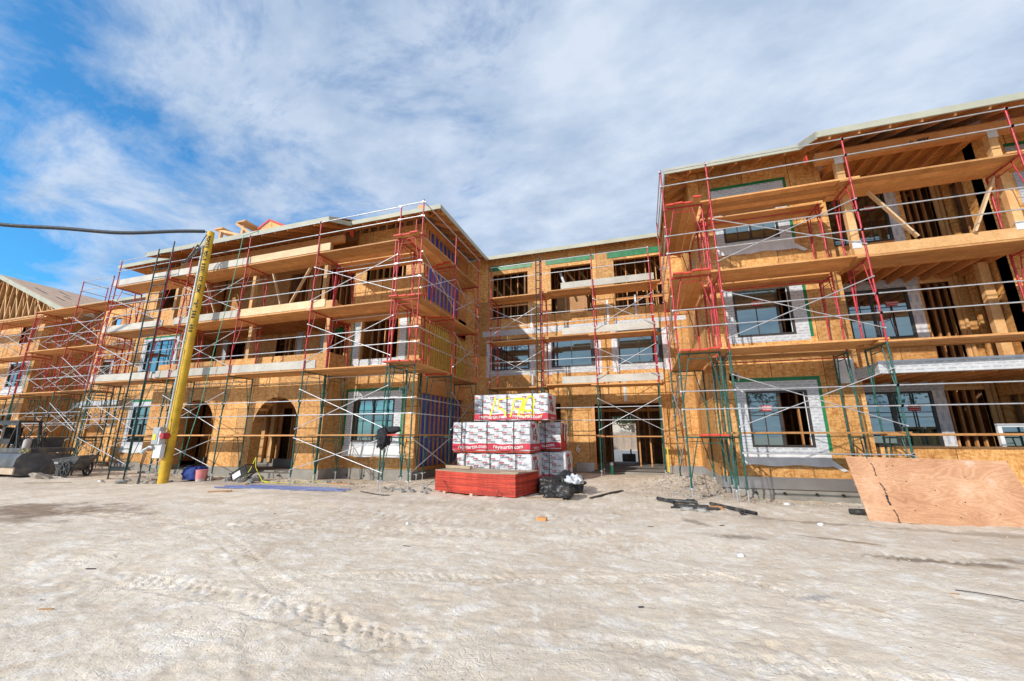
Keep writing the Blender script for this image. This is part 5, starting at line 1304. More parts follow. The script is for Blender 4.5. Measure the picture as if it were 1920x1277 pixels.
m = MB(); obox(m, 0, 2.56, 0, 1.2, .03, .545, .02); m.build('boards', 'sheet_edges_red', r)
m = MB(); obox(m, -.01, 2.57, -.01, 1.21, .548, .562, .02); m.build('top_sheet', 'scrap_wood', r)
m = MB(); obox(m, -.12, .75, .55, .67, .566, .64, 0); obox(m, 2.05, 2.56, .12, .55, .55, .585); m.build('loose_board', 'scrap_wood', r)
m = MB()
for u, s in ((.32, 1), (.02, -1)): m.tube([A0 + D * u + E_ * -.02 + Vector((0, 0, .3)), A0 + D * (u + .18 * s) + E_ * -.09 + Vector((0, 0, .16)), A0 + D * (u + .3 * s) + E_ * -.14 + Vector((0, 0, .03))], .008, 5)
m.tube([A0 + D * 2.1 + E_ * -.1 + Vector((0, 0, .0)), A0 + D * 2.15 + E_ * -.12 + Vector((0, 0, .17)), A0 + D * 2.28 + E_ * -.1 + Vector((0, 0, .02))], .008, 5)
m.build('cut_strap', 'black_plastic', r)
m = MB()
for u in (.3, 1.2, 2.2): obox(m, u, u + .09, -.02, 1.2, -.04, .028)
m.build('skid', 'scrap_wood', r)

# ------------------------------------------------------------------ blobs, rocks
def blob(name, mat, c, rx, ry, rz, lbl, cat, amp=.35, fr=2.2, seed=0, n=28, flat=True, sharp=True, group=None, box=0.0):
    m = MB(); vs = []; k = n // 2
    for j in range(k + 1):
        for i in range(n):
            th = math.pi * j / k; ph = 2 * math.pi * i / n
            d = Vector((math.sin(th) * math.cos(ph), math.sin(th) * math.sin(ph), math.cos(th)))
            if box:
                mxv = max(abs(d.x), abs(d.y), abs(d.z)); d = d.lerp(d / mxv, box)
            w = 1 + amp * noise.fractal(d * fr + Vector((seed * 7.3, seed, 0)), .7, 2.1, 4) + (amp * .4 * abs(noise.noise(d * fr * 3 + Vector((seed, 5, 1)))) if sharp else 0)
            p = Vector((d.x * rx * w, d.y * ry * w, d.z * rz * w))
            if flat: p.z = max(p.z, -rz * .55)
            vs.append(p)
    fs = [(j * n + i, j * n + (i + 1) % n, (j + 1) * n + (i + 1) % n, (j + 1) * n + i) for j in range(k) for i in range(n)]
    m.add(vs, fs, 0, not name == 'rock')
    o = m.build(name, mat, None); o.location = c
    if lbl: tag(o, lbl, cat, group)
    return o
o = blob('plastic_sheeting', 'black_plastic', (-2.38, 10.85, .14), .36, .44, .27, 'crumpled heap of black plastic sheeting against the right end of the bundles', 'sheeting', .36, 1.5, 3, 60)
o = blob('plastic_sheeting', 'black_plastic', (-2.0, 11.2, .20), .40, .38, .30, 'rear lump of black sheeting under the red and white bag', 'sheeting', .36, 1.5, 8, 60)
o = blob('plastic_bag', 'black_plastic', (-2.02, 10.02, .15), .32, .24, .19, 'boxy black plastic bag lying on the ground nearest the camera', 'bag', .22, 2.6, 5, 56, box=.75)
o = blob('wrap_scrap', 'wrap_white', (-1.72, 10.55, .36), .20, .17, .13, 'crumpled scrap of red and white wrapping on the black sheeting', 'wrapping scrap', .55, 2.8, 6, 36)
m = MB()
for k, (a, b_) in enumerate((((-.2, -.16, .02), (.0, -.22, .1)), ((.05, -.22, -.02), (.22, -.16, .06)), ((-.15, -.2, .1), (.1, -.18, .16)))):
    m.beam(a, b_, .01, .05, up=(0, 0, 1))
m.build('print_red', 'red_ink', o, off=(0, 0, 0))
RKM = []
for s in range(6):
    o = blob('rock', 'rock' if s % 2 else 'rock_grey', (0, 0, 0), .1, .085, .06, None, None, .5, 1.6, s + 20, 12); RKM.append(o.data); bpy.data.objects.remove(o)
def rock(x, y, s, lbl, group, name='rock', cat='rock', k=None):
    o = inst(name, RKM[random.randrange(6) if k is None else k], None, (x, y, gz(x, y) + .02 * s), (random.uniform(-.3, .3), random.uniform(-.3, .3), random.uniform(0, 6)))
    o.scale = (s, s * random.uniform(.7, 1.1), s * random.uniform(.6, 1.1)); tag(o, lbl, cat, group)
rr = random.Random(4)
rock(-20.2, 9.0, 3.3, 'largest pale boulder on the ground in front of the grey loader', None, k=1)
for i in range(9): rock(-13.6 + i * .22 + rr.uniform(-.1, .1), 10.25 + rr.uniform(-.3, .35), rr.uniform(1.0, 2.3), 'broken lump of rubble between the yellow pole and the arch step', 'rubble lumps by the arch')
for i in range(7): rock(-16.2 + i * .28 + rr.uniform(-.1, .1), 9.4 + rr.uniform(-.5, .3), rr.uniform(.8, 1.7), 'broken lump of rubble at the left foot of the yellow pole', 'rubble lumps by the pole')
for i in range(14): rock(-7.0 + i * .12 + rr.uniform(-.1, .1), 10.2 + rr.uniform(-.35, .35), rr.uniform(.5, 1.0), 'grey chunk of broken block near the scaffold foot left of the orange pile', 'broken block chunks', 'block_chunk', 'block chunk', k=rr.choice((0, 2, 4)))
for i in range(26): rock(1.95 + rr.uniform(-.9, .2), 12.1 + rr.uniform(-.6, 1.4), rr.uniform(.4, 1.3), 'pale clod on the dirt heap between the scaffold feet at the right wing corner', 'clods on the dirt heap', 'clod', 'clod', k=rr.choice((1, 3, 5)))
for i in range(16): rock(rr.uniform(2.4, 5.2), 11.3 + rr.uniform(-.5, .5), rr.uniform(.3, .7), 'small stone in the strip of spoil before the right wing footing', 'stones by the right footing', 'stone', 'stone')
for i in range(18): rock(rr.uniform(-12.0, -7.6), rr.uniform(10.2, 10.9), rr.uniform(.3, .8), 'small stone in the strip of spoil before the left wing footing', 'stones by the left footing', 'stone', 'stone')
# loose grit and crumbs over the yard, beyond counting
m = MB(); rr = random.Random(9)
for i in range(3800):
    t = rr.random(); y = 1.3 + 10.5 * t ** 1.3; x = rr.uniform(-1.45 * y - 1.5, .85 * y + 1.2)
    s = rr.uniform(.002, .010) * rr.uniform(.4, 1) * (1 + y * .14); z = gz(x, y)
    if noise.noise(Vector((x * .9, y * .9, 7))) < -.15: continue
    a = rr.uniform(0, 6.3); c, sn = math.cos(a) * s, math.sin(a) * s; h = s * rr.uniform(.5, 1.0)
    m.add([(x + c, y + sn, z), (x - sn * .8, y + c * .8, z), (x - c, y - sn, z), (x + sn * .9, y - c * .9, z), (x + c * .2, y + sn * .2, z + h)], [(0, 1, 4), (1, 2, 4), (2, 3, 4), (3, 0, 4)], 1 if rr.random() < .1 else 0)
o = m.build('grit', ['pebble', 'rock_grey']); tag(o, 'loose grit and crumbs scattered over the dirt yard', 'grit', kind='stuff')
m = MB()
for i in range(900):
    x = rr.gauss(1.3, .65); y = rr.gauss(12.9, .9); s = rr.uniform(.012, .05); z = gz(x, y)
    if y > 15 or x > 1.9: continue
    a = rr.uniform(0, 6.3); c, sn = math.cos(a) * s, math.sin(a) * s; h = s * rr.uniform(.5, 1.1)
    m.add([(x + c, y + sn, z), (x - sn * .8, y + c * .8, z), (x - c, y - sn, z), (x + sn * .9, y - c * .9, z), (x + c * .2, y + sn * .2, z + h)], [(0, 1, 4), (1, 2, 4), (2, 3, 4), (3, 0, 4)], rr.choice((0, 0, 1)))
for i in range(1500):
    side = rr.random() < .5
    x = rr.uniform(-19, -7.4) if side else rr.uniform(2.1, 6.5); y = rr.gauss(10.7, .35) if side else rr.gauss(11.3, .35); s = rr.uniform(.01, .035); z = gz(x, y)
    a = rr.uniform(0, 6.3); c, sn = math.cos(a) * s, math.sin(a) * s; h = s * rr.uniform(.4, 1.0)
    m.add([(x + c, y + sn, z), (x - sn * .8, y + c * .8, z), (x - c, y - sn, z), (x + sn * .9, y - c * .9, z), (x + c * .2, y + sn * .2, z + h)], [(0, 1, 4), (1, 2, 4), (2, 3, 4), (3, 0, 4)], rr.choice((0, 0, 1)))
o = m.build('spoil_crumbs', ['rock', 'rock_grey']); tag(o, 'crumbled spoil along the footings and on the mound', 'spoil', kind='stuff')

# ------------------------------------------------------------------ other site things
# leaning plywood sheet
m = MB(); p0 = Vector((3.70, 9.12, gz(3.7, 9.12) - .01)); p1 = Vector((6.14, 9.22, gz(6.1, 9.2) - .03)); up = Vector((.03, .56, 1.065))
t = Vector((0, .016, -.008)); m.add([p0, p1, p1 + up, p0 + up, p0 + t, p1 + t, p1 + up + t, p0 + up + t], [(0, 1, 2, 3), (7, 6, 5, 4), (0, 4, 5, 1), (1, 5, 6, 2), (2, 6, 7, 3), (3, 7, 4, 0)])
ply = m.build('plywood_sheet', 'plywood'); tag(ply, 'weathered reddish plywood sheet leaning at the right side of the yard', 'plywood')
m = MB(); n_ = (p1 - p0).normalized().cross(up.normalized()); rr = random.Random(2)
def onply(a, b): return p0 + (p1 - p0) * a + up * b + n_ * .003 * (1 if n_.y < 0 else -1)
for i in range(420):
    b = 1 - rr.random(); a = .15 + .028 * (1 - b) + .006 * math.sin(b * 17) + rr.gauss(0, .0028)
    if noise.noise(Vector((b * 7, 3, 1))) < -.22: continue
    c = onply(a, b); s = rr.uniform(.003, .011) * (1.6 if noise.noise(Vector((b * 5, 8, 2))) > .1 else .8); k = rr.uniform(.8, 1.8); m.add([c + Vector((-s * .6, 0, -s * k)), c + Vector((s * .5, 0, -s * k * .6)), c + Vector((s * .4, 0, s * k)), c + Vector((-s * .5, 0, s * k * .8))], [(0, 1, 2, 3)])
for (a, b) in ((.33, .62), (.44, .27), (.48, .5), (.55, .12), (.62, .34), (.30, .18), (.70, .72), (.78, .2), (.25, .85)):
    c = onply(a, b); s = .011; m.add([c + Vector((s * math.cos(t), 0, s * math.sin(t))) for t in [k * math.pi / 4 for k in range(8)]], [tuple(range(8))])
m.build('paint_drips', 'black_ink', ply, off=(0, 0, 0))
for a, b_ in (((4.3, 10.35, -.02), (4.25, 9.75, .90)), ((5.7, 10.35, -.02), (5.72, 9.75, .90))):
    tag(MB().beam(a, b_, .04, .09).build('prop', 'lumber'), 'timber prop standing behind the leaning plywood sheet', 'prop', 'props behind the plywood')

# black pipes
def pipe(lbl, p, q, r, mat, group, name='pipe', hollow=True, th=.7):
    m = MB(); p = Vector(p); q = Vector(q); m.tube([p, q], r, 14, caps=False); m.tube([p, q], r * th, 12, 0, caps=False)
    # annular ends
    d = (q - p).normalized(); u = d.cross(Vector((0, 0, 1))).normalized(); v = d.cross(u)
    for e in (p, q):
        ring = [e + (u * math.cos(t) + v * math.sin(t)) * r for t in [2 * math.pi * k / 14 for k in range(14)]] + [e + (u * math.cos(t) + v * math.sin(t)) * r * th for t in [2 * math.pi * k / 14 for k in range(14)]]
        m.add(ring, [(k, (k + 1) % 14, 14 + (k + 1) % 14, 14 + k) for k in range(14)])
    o = m.build(name, mat); tag(o, lbl, 'pipe', group); return o
g = 'black pipe offcuts by the right wing scaffold'
for lb, a, b_, r_ in (('thick black pipe offcut at the back of the pipe pile', (.42, 10.0), (1.02, 9.9), .04), ('long thin black pipe in the middle of the pipe pile', (.52, 9.55), (1.2, 9.72), .028), ('black pipe lying at the front of the pipe pile', (.7, 9.3), (1.35, 9.35), .028),
    ('thin grey dusted pipe crossing the pile', (.45, 9.3), (1.15, 9.6), .02), ('long black pipe reaching right from the pile to the open end in front', (1.28, 9.98), (1.92, 9.0), .034), ('short stub with a wide open end beside the long pipe', (1.72, 9.18), (1.68, 8.98), .05),
    ('short curved black offcut standing left of the pile', (.22, 10.2), (.55, 9.85), .04), ('small black stub lying on top of the pile', (.82, 10.05), (.98, 10.12), .045)):
    pipe(lb, (*a, gz(*a) + r_), (*b_, gz(*b_) + r_), r_, 'pipe_black', g)
pipe('black pipe stub poking out from behind the plywood', (3.62, 9.62, gz(3.6, 9.6) + .055), (4.2, 9.6, gz(4.2, 9.6) + .055), .055, 'pipe_black', g)
for i, (a, b_) in enumerate((((.72, 9.08), (.86, 9.03)), ((.98, 8.98), (1.12, 8.95)))):
    o = blob('mud_clod', 'rock_grey', (a[0], a[1], gz(*a) + .02), .12, .05, .04, 'dark muddy clod in front of the black pipes', 'clod', .6, 2, 30 + i, 16, group='muddy clods by the pipes')
for a, b_, w in (((1.2, 9.75), (1.5, 9.7), .12), ((1.1, 9.5), (1.45, 9.42), .09)):
    m = MB(); m.beam((*a, gz(*a) + .02), (*b_, gz(*b_) + .02), w, .02); tag(m.build('wood_scrap', 'lumber_red'), 'reddish wood scrap between the black pipes', 'wood scrap', 'wood scraps by the pipes')
# blue pipes on the ground
for i in range(6):
    y0 = 9.0 + i * .075; xa = -11.9 + i * .16; xb = -7.7 - .3 * (i % 3)
    pipe('long blue plastic pipe lying on the ground before the left wing', (xa, y0 + .1 * (i % 2), gz(xa, y0) + .03 + .02 * (i % 2)), (xb, y0 + .42, gz(xb, y0 + .4) + .03), .019, 'blue_pipe', 'blue pipes lying on the ground')
m = MB(); m.tube([(-1.15, 15.5, -.05), (-1.15, 15.5, .42)], .055, 16); st = m.build('drain_pipe', 'green_pipe'); tag(st, 'green drain stub with a white cap before the entrance step', 'drain pipe')
m = MB(); m.tube([(-1.15, 15.5, .42), (-1.15, 15.5, .52)], .062, 16); m.build('cap', 'white_vinyl', st, off=(0, 0, 0))
# crate, tubs and bags by the pole
m = MB(); c0 = Vector((-12.55, 10.05, .0)); ca = R(28)
def rotp(x, y, z): return (c0.x + x * math.cos(ca) - z * math.sin(ca), c0.y + y, c0.z + .02 + x * math.sin(ca) + z * math.cos(ca))
for (a, b_) in (((0, 0, 0), (.62, 0, 0)), ((0, 0, .28), (.62, 0, .28)), ((0, .3, 0), (.62, .3, 0)), ((0, .3, .28), (.62, .3, .28)), ((0, 0, 0), (0, 0, .28)), ((.62, 0, 0), (.62, 0, .28)), ((0, 0, .28), (0, .3, .28)), ((.62, 0, .28), (.62, .3, .28)), ((.62, 0, 0), (.62, .3, 0)), ((0, 0, 0), (0, .3, 0))): m.beam(rotp(*a), rotp(*b_), .03, .03)
for k in range(1, 9): m.beam(rotp(.62 * k / 9, 0, 0), rotp(.62 * k / 9, 0, .28), .012, .02)
cr = m.build('crate', 'black_plastic'); tag(cr, 'black slatted crate tipped on its edge by the blue pipes', 'crate')
m = MB(); m.add([rotp(.06, -.02, .05), rotp(.40, -.02, .05), rotp(.40, -.02, .22), rotp(.06, -.02, .22)], [(0, 1, 2, 3)]); m.build('paper_label', 'membrane', cr, off=(0, 0, 0))
o = blob('tool_bag', 'blue_cloth', (-14.1, 9.95, .22), .3, .26, .26, 'blue and black tool bag on the ground right of the yellow pole', 'tool bag', .35, 2.2, 40, 26, box=.4)
m = MB(); m.tube([(-13.62, 9.8, .0), (-13.62, 9.8, .38)], .16, 16, rs=[.13, .16]); o = m.build('bucket', 'pale_plastic'); tag(o, 'pale translucent bucket with pink contents beside the tool bag', 'bucket')
m = MB(); m.tube([(-13.62, 9.8, .12), (-13.62, 9.8, .40)], .135, 14, rs=[.145, .165]); m.build('pink_liner', 'pink_plastic', o, off=(0, 0, 0))
# yellow tape and cord
m = MB()
for pts in ([(-12.6, 10.8, .75), (-12.55, 10.6, .35), (-12.6, 10.4, .05)], [(-12.6, 10.8, .75), (-12.2, 10.5, .45), (-11.5, 10.2, .08), (-11.2, 10.2, .05)]): 
    for i in range(len(pts) - 1): m.beam(pts[i], pts[i + 1], .032, .006, up=(0, 1, 0))
tag(m.build('caution_tape', 'yellow_tape'), 'yellow tape trailing from the right arch down to the dirt', 'tape')
m = MB()
m.beam((-10.03, 10.74, .03), (-10.03, 10.74, .55), .035, .02); m.tube([(-11.4, 10.2, .04), (-10.9, 10.25, .05), (-10.3, 10.5, .05), (-10.0, 10.7, .05), (-9.7, 10.72, .05), (-9.4, 10.6, .06)], .010, 6)
tag(m.build('caution_tape', 'yellow_tape'), 'yellow tape lying along the ground past the middle scaffold foot', 'tape')
m = MB(); m.beam((-17.35, 10.9, .1), (-17.2, 10.85, .8), .10, .02, up=(0, 1, 0)); m.beam((-17.2, 10.85, .8), (-16.95, 10.8, 1.5), .08, .02, up=(0, 1, 0)); tag(m.build('caution_tape', 'yellow_tape'), 'yellow tape hung behind the green ladder', 'tape')
m = MB(); m.box(.72, .76, CY - .05, CY - .03, .3, 1.1); tag(m.build('level', 'yellow_tape'), 'yellow green strip leaning by the right side of the entrance', 'strip')
# jacket on the scaffold
o = blob('jacket', 'fabric_dark', (-6.78, 9.66, 1.42), .17, .12, .26, 'dark jacket hung on the scaffold rail before the taped window', 'jacket', .55, 2.4, 51, 34, flat=False)
s = blob('sleeve', 'fabric_dark', (0, 0, 0), .22, .08, .09, None, None, .4, 2, 52, 20, flat=False); s.parent = o; s.location = (.28, .02, .20)
# plywood ramp, scraps of timber
def scrap(lbl, pts, w, t, mat='scrap_wood', group=None, name='wood_scrap'):
    m = MB()
    for i in range(len(pts) - 1):
        a, b_ = pts[i], pts[i + 1]; m.beam((a[0], a[1], gz(*a) + t / 2 + .004), (b_[0], b_[1], gz(*b_) + t / 2 + .004), w, t)
    tag(m.build(name, mat), lbl, 'wood scrap', group)
scrap('thin dark board running out from under the black bag to the right', [(-1.3, 10.2), (-.85, 11.2), (-.62, 11.7)], .07, .03, 'machine_dark')
scrap('pale plank under the right end of the orange pile', [(-2.75, 9.75), (-1.9, 9.9)], .28, .025)
scrap('short lumber offcut leaning towards the black bag', [(-2.35, 9.8), (-2.05, 10.25)], .09, .04, 'lumber')
scrap('long warped stick on the dirt in front of the loader', [(-18.9, 8.05), (-17.6, 8.6), (-16.6, 8.9)], .06, .02)
scrap('straight lath lying left of the yellow pole', [(-17.4, 9.2), (-15.3, 9.4)], .08, .02)
scrap('pale lath lying behind the warped stick', [(-18.3, 9.2), (-17.0, 9.7)], .08, .02)
scrap('dark curved stick below the blue pipes', [(-11.2, 8.3), (-10.9, 8.52), (-10.75, 8.62)], .05, .03, 'lumber_dark')
scrap('small brown block alone on the dirt right of the centre', [(-1.9, 7.42), (-1.72, 7.40)], .08, .05, 'lumber_red')
scrap('flat board at the scaffold foot left of the orange pile', [(-9.3, 10.6), (-8.5, 10.7)], .2, .02, 'lumber_red')
scrap('pale lath beside the crate', [(-12.0, 10.1), (-11.6, 9.75)], .07, .03, 'lumber')
scrap('grey strip of bent metal on the ground left of the orange pile', [(-7.3, 9.55), (-6.6, 9.3), (-6.2, 9.25)], .04, .012, 'machine_dark')
rr = random.Random(21)
for i in range(26):
    x = rr.uniform(-7, 5); y = rr.uniform(2.0, 8.5); a = rr.uniform(-.6, .6); L = rr.uniform(.04, .14)
    scrap('small splinter lying on the open dirt of the yard', [(x, y), (x + L * math.cos(a), y + L * math.sin(a))], rr.uniform(.006, .02), .006, rr.choice(('scrap_wood', 'lumber_dark', 'steel_dark')), 'splinters on the dirt', 'splinter')
for (x, y, s, lb) in ((1.05, 6.0, .04, 'white scrap lying on the dirt in the right half of the yard'), (-3.9, 6.4, .03, 'white splinter left of the yard centre'), (2.75, 8.5, .05, 'crumpled white paper below the leaning plywood'), (2.9, 10.7, .08, 'crumpled white wrapper before the right wing footing'), (-17.0, 9.0, .11, 'white plastic scrap at the foot of the green ladder')):
    o = blob('litter', 'membrane', (x, y, gz(x, y) + .01), s, s * .6, .02 + s * .15, lb, 'litter', .5, 3, 60 + int(s * 100), 14)
m = MB(); pts = [(2.79 + .13 * i, 5.44 - .055 * i - .002 * i * i) for i in range(14)]; m.tube([(a, b_, gz(a, b_) + .012 + .012 * math.sin(i)) for i, (a, b_) in enumerate(pts)], .004, 6); tag(m.build('wire', 'steel_dark'), 'long thin dark wire lying on the dirt at the right edge', 'wire')
# window units leaning inside the right ground floor recess
for i, (x, an) in enumerate(((7.55, .0), (8.05, .06))):
    m = MB(); y = 11.95 + .12 * i; w, h, t = .95, 1.0, .07
    for (a, b_, c, d_) in ((0, w, 0, t), (0, w, h - t, h), (0, t, t, h - t), (w - t, w, t, h - t), (w / 2 - .03, w / 2 + .03, t, h - t)): m.box(x + a, x + b_, y, y + .06, .72 + c, .72 + d_)
    o = m.build('window_unit', 'white_vinyl'); tag(o, ('left' if i == 0 else 'right') + ' of two white window units stored behind the half wall of the right wing', 'window unit', 'stored window units')
    MB().box(x + t, x + w - t, y + .02, y + .03, .72 + t, .72 + h - t).build('pane', 'glass', o, off=(0, 0, 0))
MB().box(7.4, 9.1, 11.9, 12.25, .0, .72)
m = MB(); m.box(7.4, 8.75, 11.9, 12.25, .66, .72); m.box(7.45, 7.55, 11.95, 12.2, .0, .66); m.box(8.6, 8.7, 11.95, 12.2, 0, .66); tag(m.build('work_bench', 'lumber'), 'rough timber bench behind the right half wall, hidden but for what stands on it', 'bench')
o = blob('rag', 'blue_cloth', (9.1, 11.6, 1.35), .09, .06, .12, 'bright blue rag by the post at the right edge', 'rag', .4, 2, 71, 18, flat=False)

# poly dump cart
cx, cy = -20.15, 9.75
cart = empty('dump_cart', (cx, cy, 0), 'grey two wheeled plastic dump cart in front of the left scaffold', 'cart')
m = MB(); top = [(-.72, -.28, .60), (.85, -.28, .76), (.85, .28, .76), (-.72, .28, .60)]; bot = [(-.50, -.2, .22), (.22, -.2, .22), (.22, .2, .22), (-.50, .2, .22)]
T = [(cx + a, cy + b_, c) for a, b_, c in top]; Bq = [(cx + a, cy + b_, c) for a, b_, c in bot]
T2 = [(cx + a * .93, cy + b_ * .9, c) for a, b_, c in top]; B3 = [(cx + a * .9, cy + b_ * .9, c + .03) for a, b_, c in bot]
m.add(T + Bq, [(0, 1, 5, 4), (1, 2, 6, 5), (2, 3, 7, 6), (3, 0, 4, 7), (4, 5, 6, 7)]); m.add(T2 + B3, [(0, 4, 5, 1), (1, 5, 6, 2), (2, 6, 7, 3), (3, 7, 4, 0), (7, 6, 5, 4)]); m.add(T + T2, [(0, 1, 5, 4), (1, 2, 6, 5), (2, 3, 7, 6), (3, 0, 4, 7)])
for i in range(4): m.tube([T[i], T[(i + 1) % 4]], .022, 6)
tub = m.build('tub', 'grey_plastic', cart)
MB().box(cx - .45, cx - .22, cy - .335, cy - .325, .47, .53).build('sticker', 'meter_grey', tub, off=(0, 0, 0))
m = MB(); m.box(cx - .56, cx - .36, cy - .2, cy + .2, .02, .24); m.build('foot', 'grey_plastic', cart)
for s in (-1, 1):
    yy = cy + s * .31; m = MB(); wx = cx + .25
    ring = [(wx + .25 * math.cos(t), yy, .29 + .25 * math.sin(t)) for t in [2 * math.pi * k / 24 for k in range(25)]]; m.tube(ring, .035, 8, caps=False); w = m.build('wheel', 'black_rubber', cart)
    m = MB(); m.tube([(wx, yy - .04, .29), (wx, yy + .04, .29)], .05, 12)
    for k in range(6): t = k * math.pi / 3 + .3; m.beam((wx + .04 * math.cos(t), yy, .29 + .04 * math.sin(t)), (wx + .23 * math.cos(t), yy, .29 + .23 * math.sin(t)), .02, .06, up=(0, 1, 0))
    m.build('spokes', 'grey_plastic', w, off=(0, 0, 0))
m = MB(); m.tube([(cx - .7, cy - .2, .5), (cx - 1.1, cy, .32), (cx - .7, cy + .2, .5)], .016, 6); m.tube([(cx + .25, cy - .31, .29), (cx + .25, cy + .31, .29)], .014, 6); m.build('handle', 'steel_dark', cart)
# loader at the left edge
lx, ly = -23.9, 9.0
ld = empty('loader', (lx + 1.2, ly + .6, 0), 'dusty grey compact loader with open cab at the left edge of the photo', 'loader')
prof = [(0, .14), (.12, .07), (.35, .03), (1.2, .03), (1.42, .12), (1.55, .30), (1.56, .5), (1.5, .68), (1.38, .80), (.25, .86), (.08, .82), (-.03, .66), (-.06, .42)]
m = MB(); m.prism([(ly + a - .2, b_) for a, b_ in prof], 'x', lx - .8, lx + 2.45); bk = m.build('bucket', 'machine_grey', ld)
m = MB(); m.box(lx - .8, lx + 2.46, ly - .24, ly - .2, .12, .36); m.build('cutting_edge', 'scrap_wood', bk, off=(0, 0, 0))
m = MB(); m.box(lx - .6, lx + 1.9, ly + .3, ly + 1.6, .84, 1.0); m.box(lx - .6, lx + .3, ly + .9, ly + 1.9, .9, 1.35); m.build('body', 'machine_grey', ld)
m = MB()
for (a, b_) in ((-.9, .35), (.55, .35), (-.9, .95), (.55, .95)): m.beam((lx + a + (.35 if a > .1 else 0), ly + b_, .98), (lx + a, ly + b_, 2.0), .08, .08)
m.box(lx - 1.0, lx + .62, ly + .32, ly + 1.0, 2.0, 2.06); m.beam((lx - 1.0, ly + .30, 1.98), (lx + .75, ly + .30, 1.90), .07, .10); m.beam((lx + .1, ly + .4, .98), (lx + .4, ly + .4, 1.95), .07, .05); m.build('cab_frame', 'machine_dark', ld)
m = MB(); m.box(lx - .5, lx + .1, ly + .4, ly + .9, 1.15, 1.35); m.box(lx - .55, lx - .4, ly + .4, ly + .9, 1.35, 1.8); m.build('seat', 'black_rubber', ld)
m = MB(); rr = random.Random(5)
for k in range(12): a = Vector((lx + rr.uniform(.4, 1.5), ly + rr.uniform(.3, .9), .95)); m.tube([a, a + Vector((rr.uniform(-.3, .3), rr.uniform(-.1, .1), rr.uniform(.2, .45))), a + Vector((rr.uniform(-.3, .5), rr.uniform(-.2, .2), rr.uniform(.3, .7)))], .018, 6)
m.build('hoses', 'machine_dark', ld)
m = MB()
for k in range(4): a = Vector((lx + 1.75 + .16 * k, ly + .1, .86 + .05 * (k % 2))); m.tube([a, a + Vector((.12, 0, 0))], .04, 8); m.tube([a, a + Vector((0, 0, -.18 + .3 * (k % 2)))], .025, 8)
m.build('valves', 'brass', ld)
m = MB(); m.tube([(lx + 1.45, ly + .35, 1.0), (lx + 1.45, ly + .35, 1.35)], .11, 12); m.build('canister', 'pale_plastic', ld)

# ------------------------------------------------------------------ beyond the passage
f = empty('fence', (-3, 44, 0), 'weathered board fence with lattice top seen through the passage', 'fence')
m = MB(); x = -14
while x < 9: m.box(x, x + .135, 44, 44.03, -.1, 1.72 + random.uniform(-.02, .02)); x += .145
m.build('boards', 'fence_wood', f)
m = MB(); m.box(-14, 9, 43.96, 44.0, 1.74, 1.82); m.box(-14, 9, 43.96, 44.0, 2.62, 2.70)
x = -14
while x < 9: m.beam((x, 44.01, 1.8), (x + .85, 44.01, 2.65), .012, .035, up=(0, 1, 0)); m.beam((x + .85, 44.02, 1.8), (x, 44.02, 2.65), .012, .035, up=(0, 1, 0)); x += .14
m.build('lattice', 'fence_wood', f)
h = empty('house', (-6, 60, 0), 'pale house with a grey gabled roof beyond the fence', 'house')
MB().box(-16, 4, 60, 70, 0, 4).build('wall', 'house_wall', h); m = MB(); m.prism([(-17, 3.9), (5, 3.9), (-6, 7.2)], 'y', 59, 71); m.build('roof', 'meter_grey', h)
m = MB(); m.box(-1.15, -.45, 23.5, 24.3, .0, .5); m.box(-.72, -.64, 23.6, 23.7, .5, .75); tag(m.build('tool_chest', 'machine_dark'), 'dark tool chest on the ground behind the passage', 'tool chest')
def tree(lbl, x, y, s, seed):
    r = empty('tree', (x, y, 0), lbl, 'tree', 'trees beyond the building' if y > 0 else 'trees behind the camera'); rr = random.Random(seed)
    m = MB(); m.tube([(x, y, 0), (x + .1, y, s * .45), (x, y + .2, s * .75)], .2, 8, rs=[.28, .2, .08]); m.build('trunk', 'bark', r)
    m = MB()
    for k in range(1500):
        d = Vector((rr.gauss(0, 1), rr.gauss(0, 1), rr.gauss(0, .8))); d = d.normalized() * rr.random() ** .4; p = Vector((x, y, s * .72)) + Vector((d.x * s * .42, d.y * s * .42, d.z * s * .33))
        a = Vector((rr.uniform(-1, 1), rr.uniform(-1, 1), rr.uniform(-1, 1))).normalized() * .16; b_ = a.cross(Vector((rr.uniform(-1, 1), .3, 1))).normalized() * .13
        m.add([p - a, p + b_, p + a, p - b_], [(0, 1, 2, 3)])
    m.build('crown', 'foliage', r)
tree('leafy tree behind the fence, left in the passage view', -4.6, 52, 6.5, 1); tree('leafy tree behind the fence, right in the passage view', -1.2, 54, 5.5, 2)

for i in range(11): tree('broad tree across the yard behind the camera, seen only mirrored in the lower window panes', -30 + i * 5.6 + random.uniform(-1, 1), -26 + random.uniform(-2, 2), 9.5 + random.uniform(-1, 1.5), 30 + i)
# ------------------------------------------------------------------ sky, sun, camera
EL, AZ = R(26), R(27)     # sun height; it stands behind and to the left of the camera
sun = bpy.data.lights.new('sun', 'SUN'); sun.energy = 3.9; sun.angle = R(.9); sun.color = (1, .92, .81)
so = bpy.data.objects.new('sun', sun); COL.objects.link(so)
sd = Vector((-math.sin(AZ) * math.cos(EL), -math.cos(AZ) * math.cos(EL), math.sin(EL)))
so.rotation_euler = sd.to_track_quat('Z', 'Y').to_euler()
w = bpy.data.worlds.new('World'); scene.world = w; w.use_nodes = True; nt = w.node_tree; N = NT(nt); bg = nt.nodes['Background']; bg.inputs[1].default_value = .10
sky = N.n('ShaderNodeTexSky'); sky.sky_type = 'NISHITA'; sky.sun_disc = False; sky.sun_elevation = EL; sky.sun_rotation = math.atan2(sd.x, sd.y); sky.air_density = 1.0; sky.dust_density = .6; sky.ozone_density = 1.6
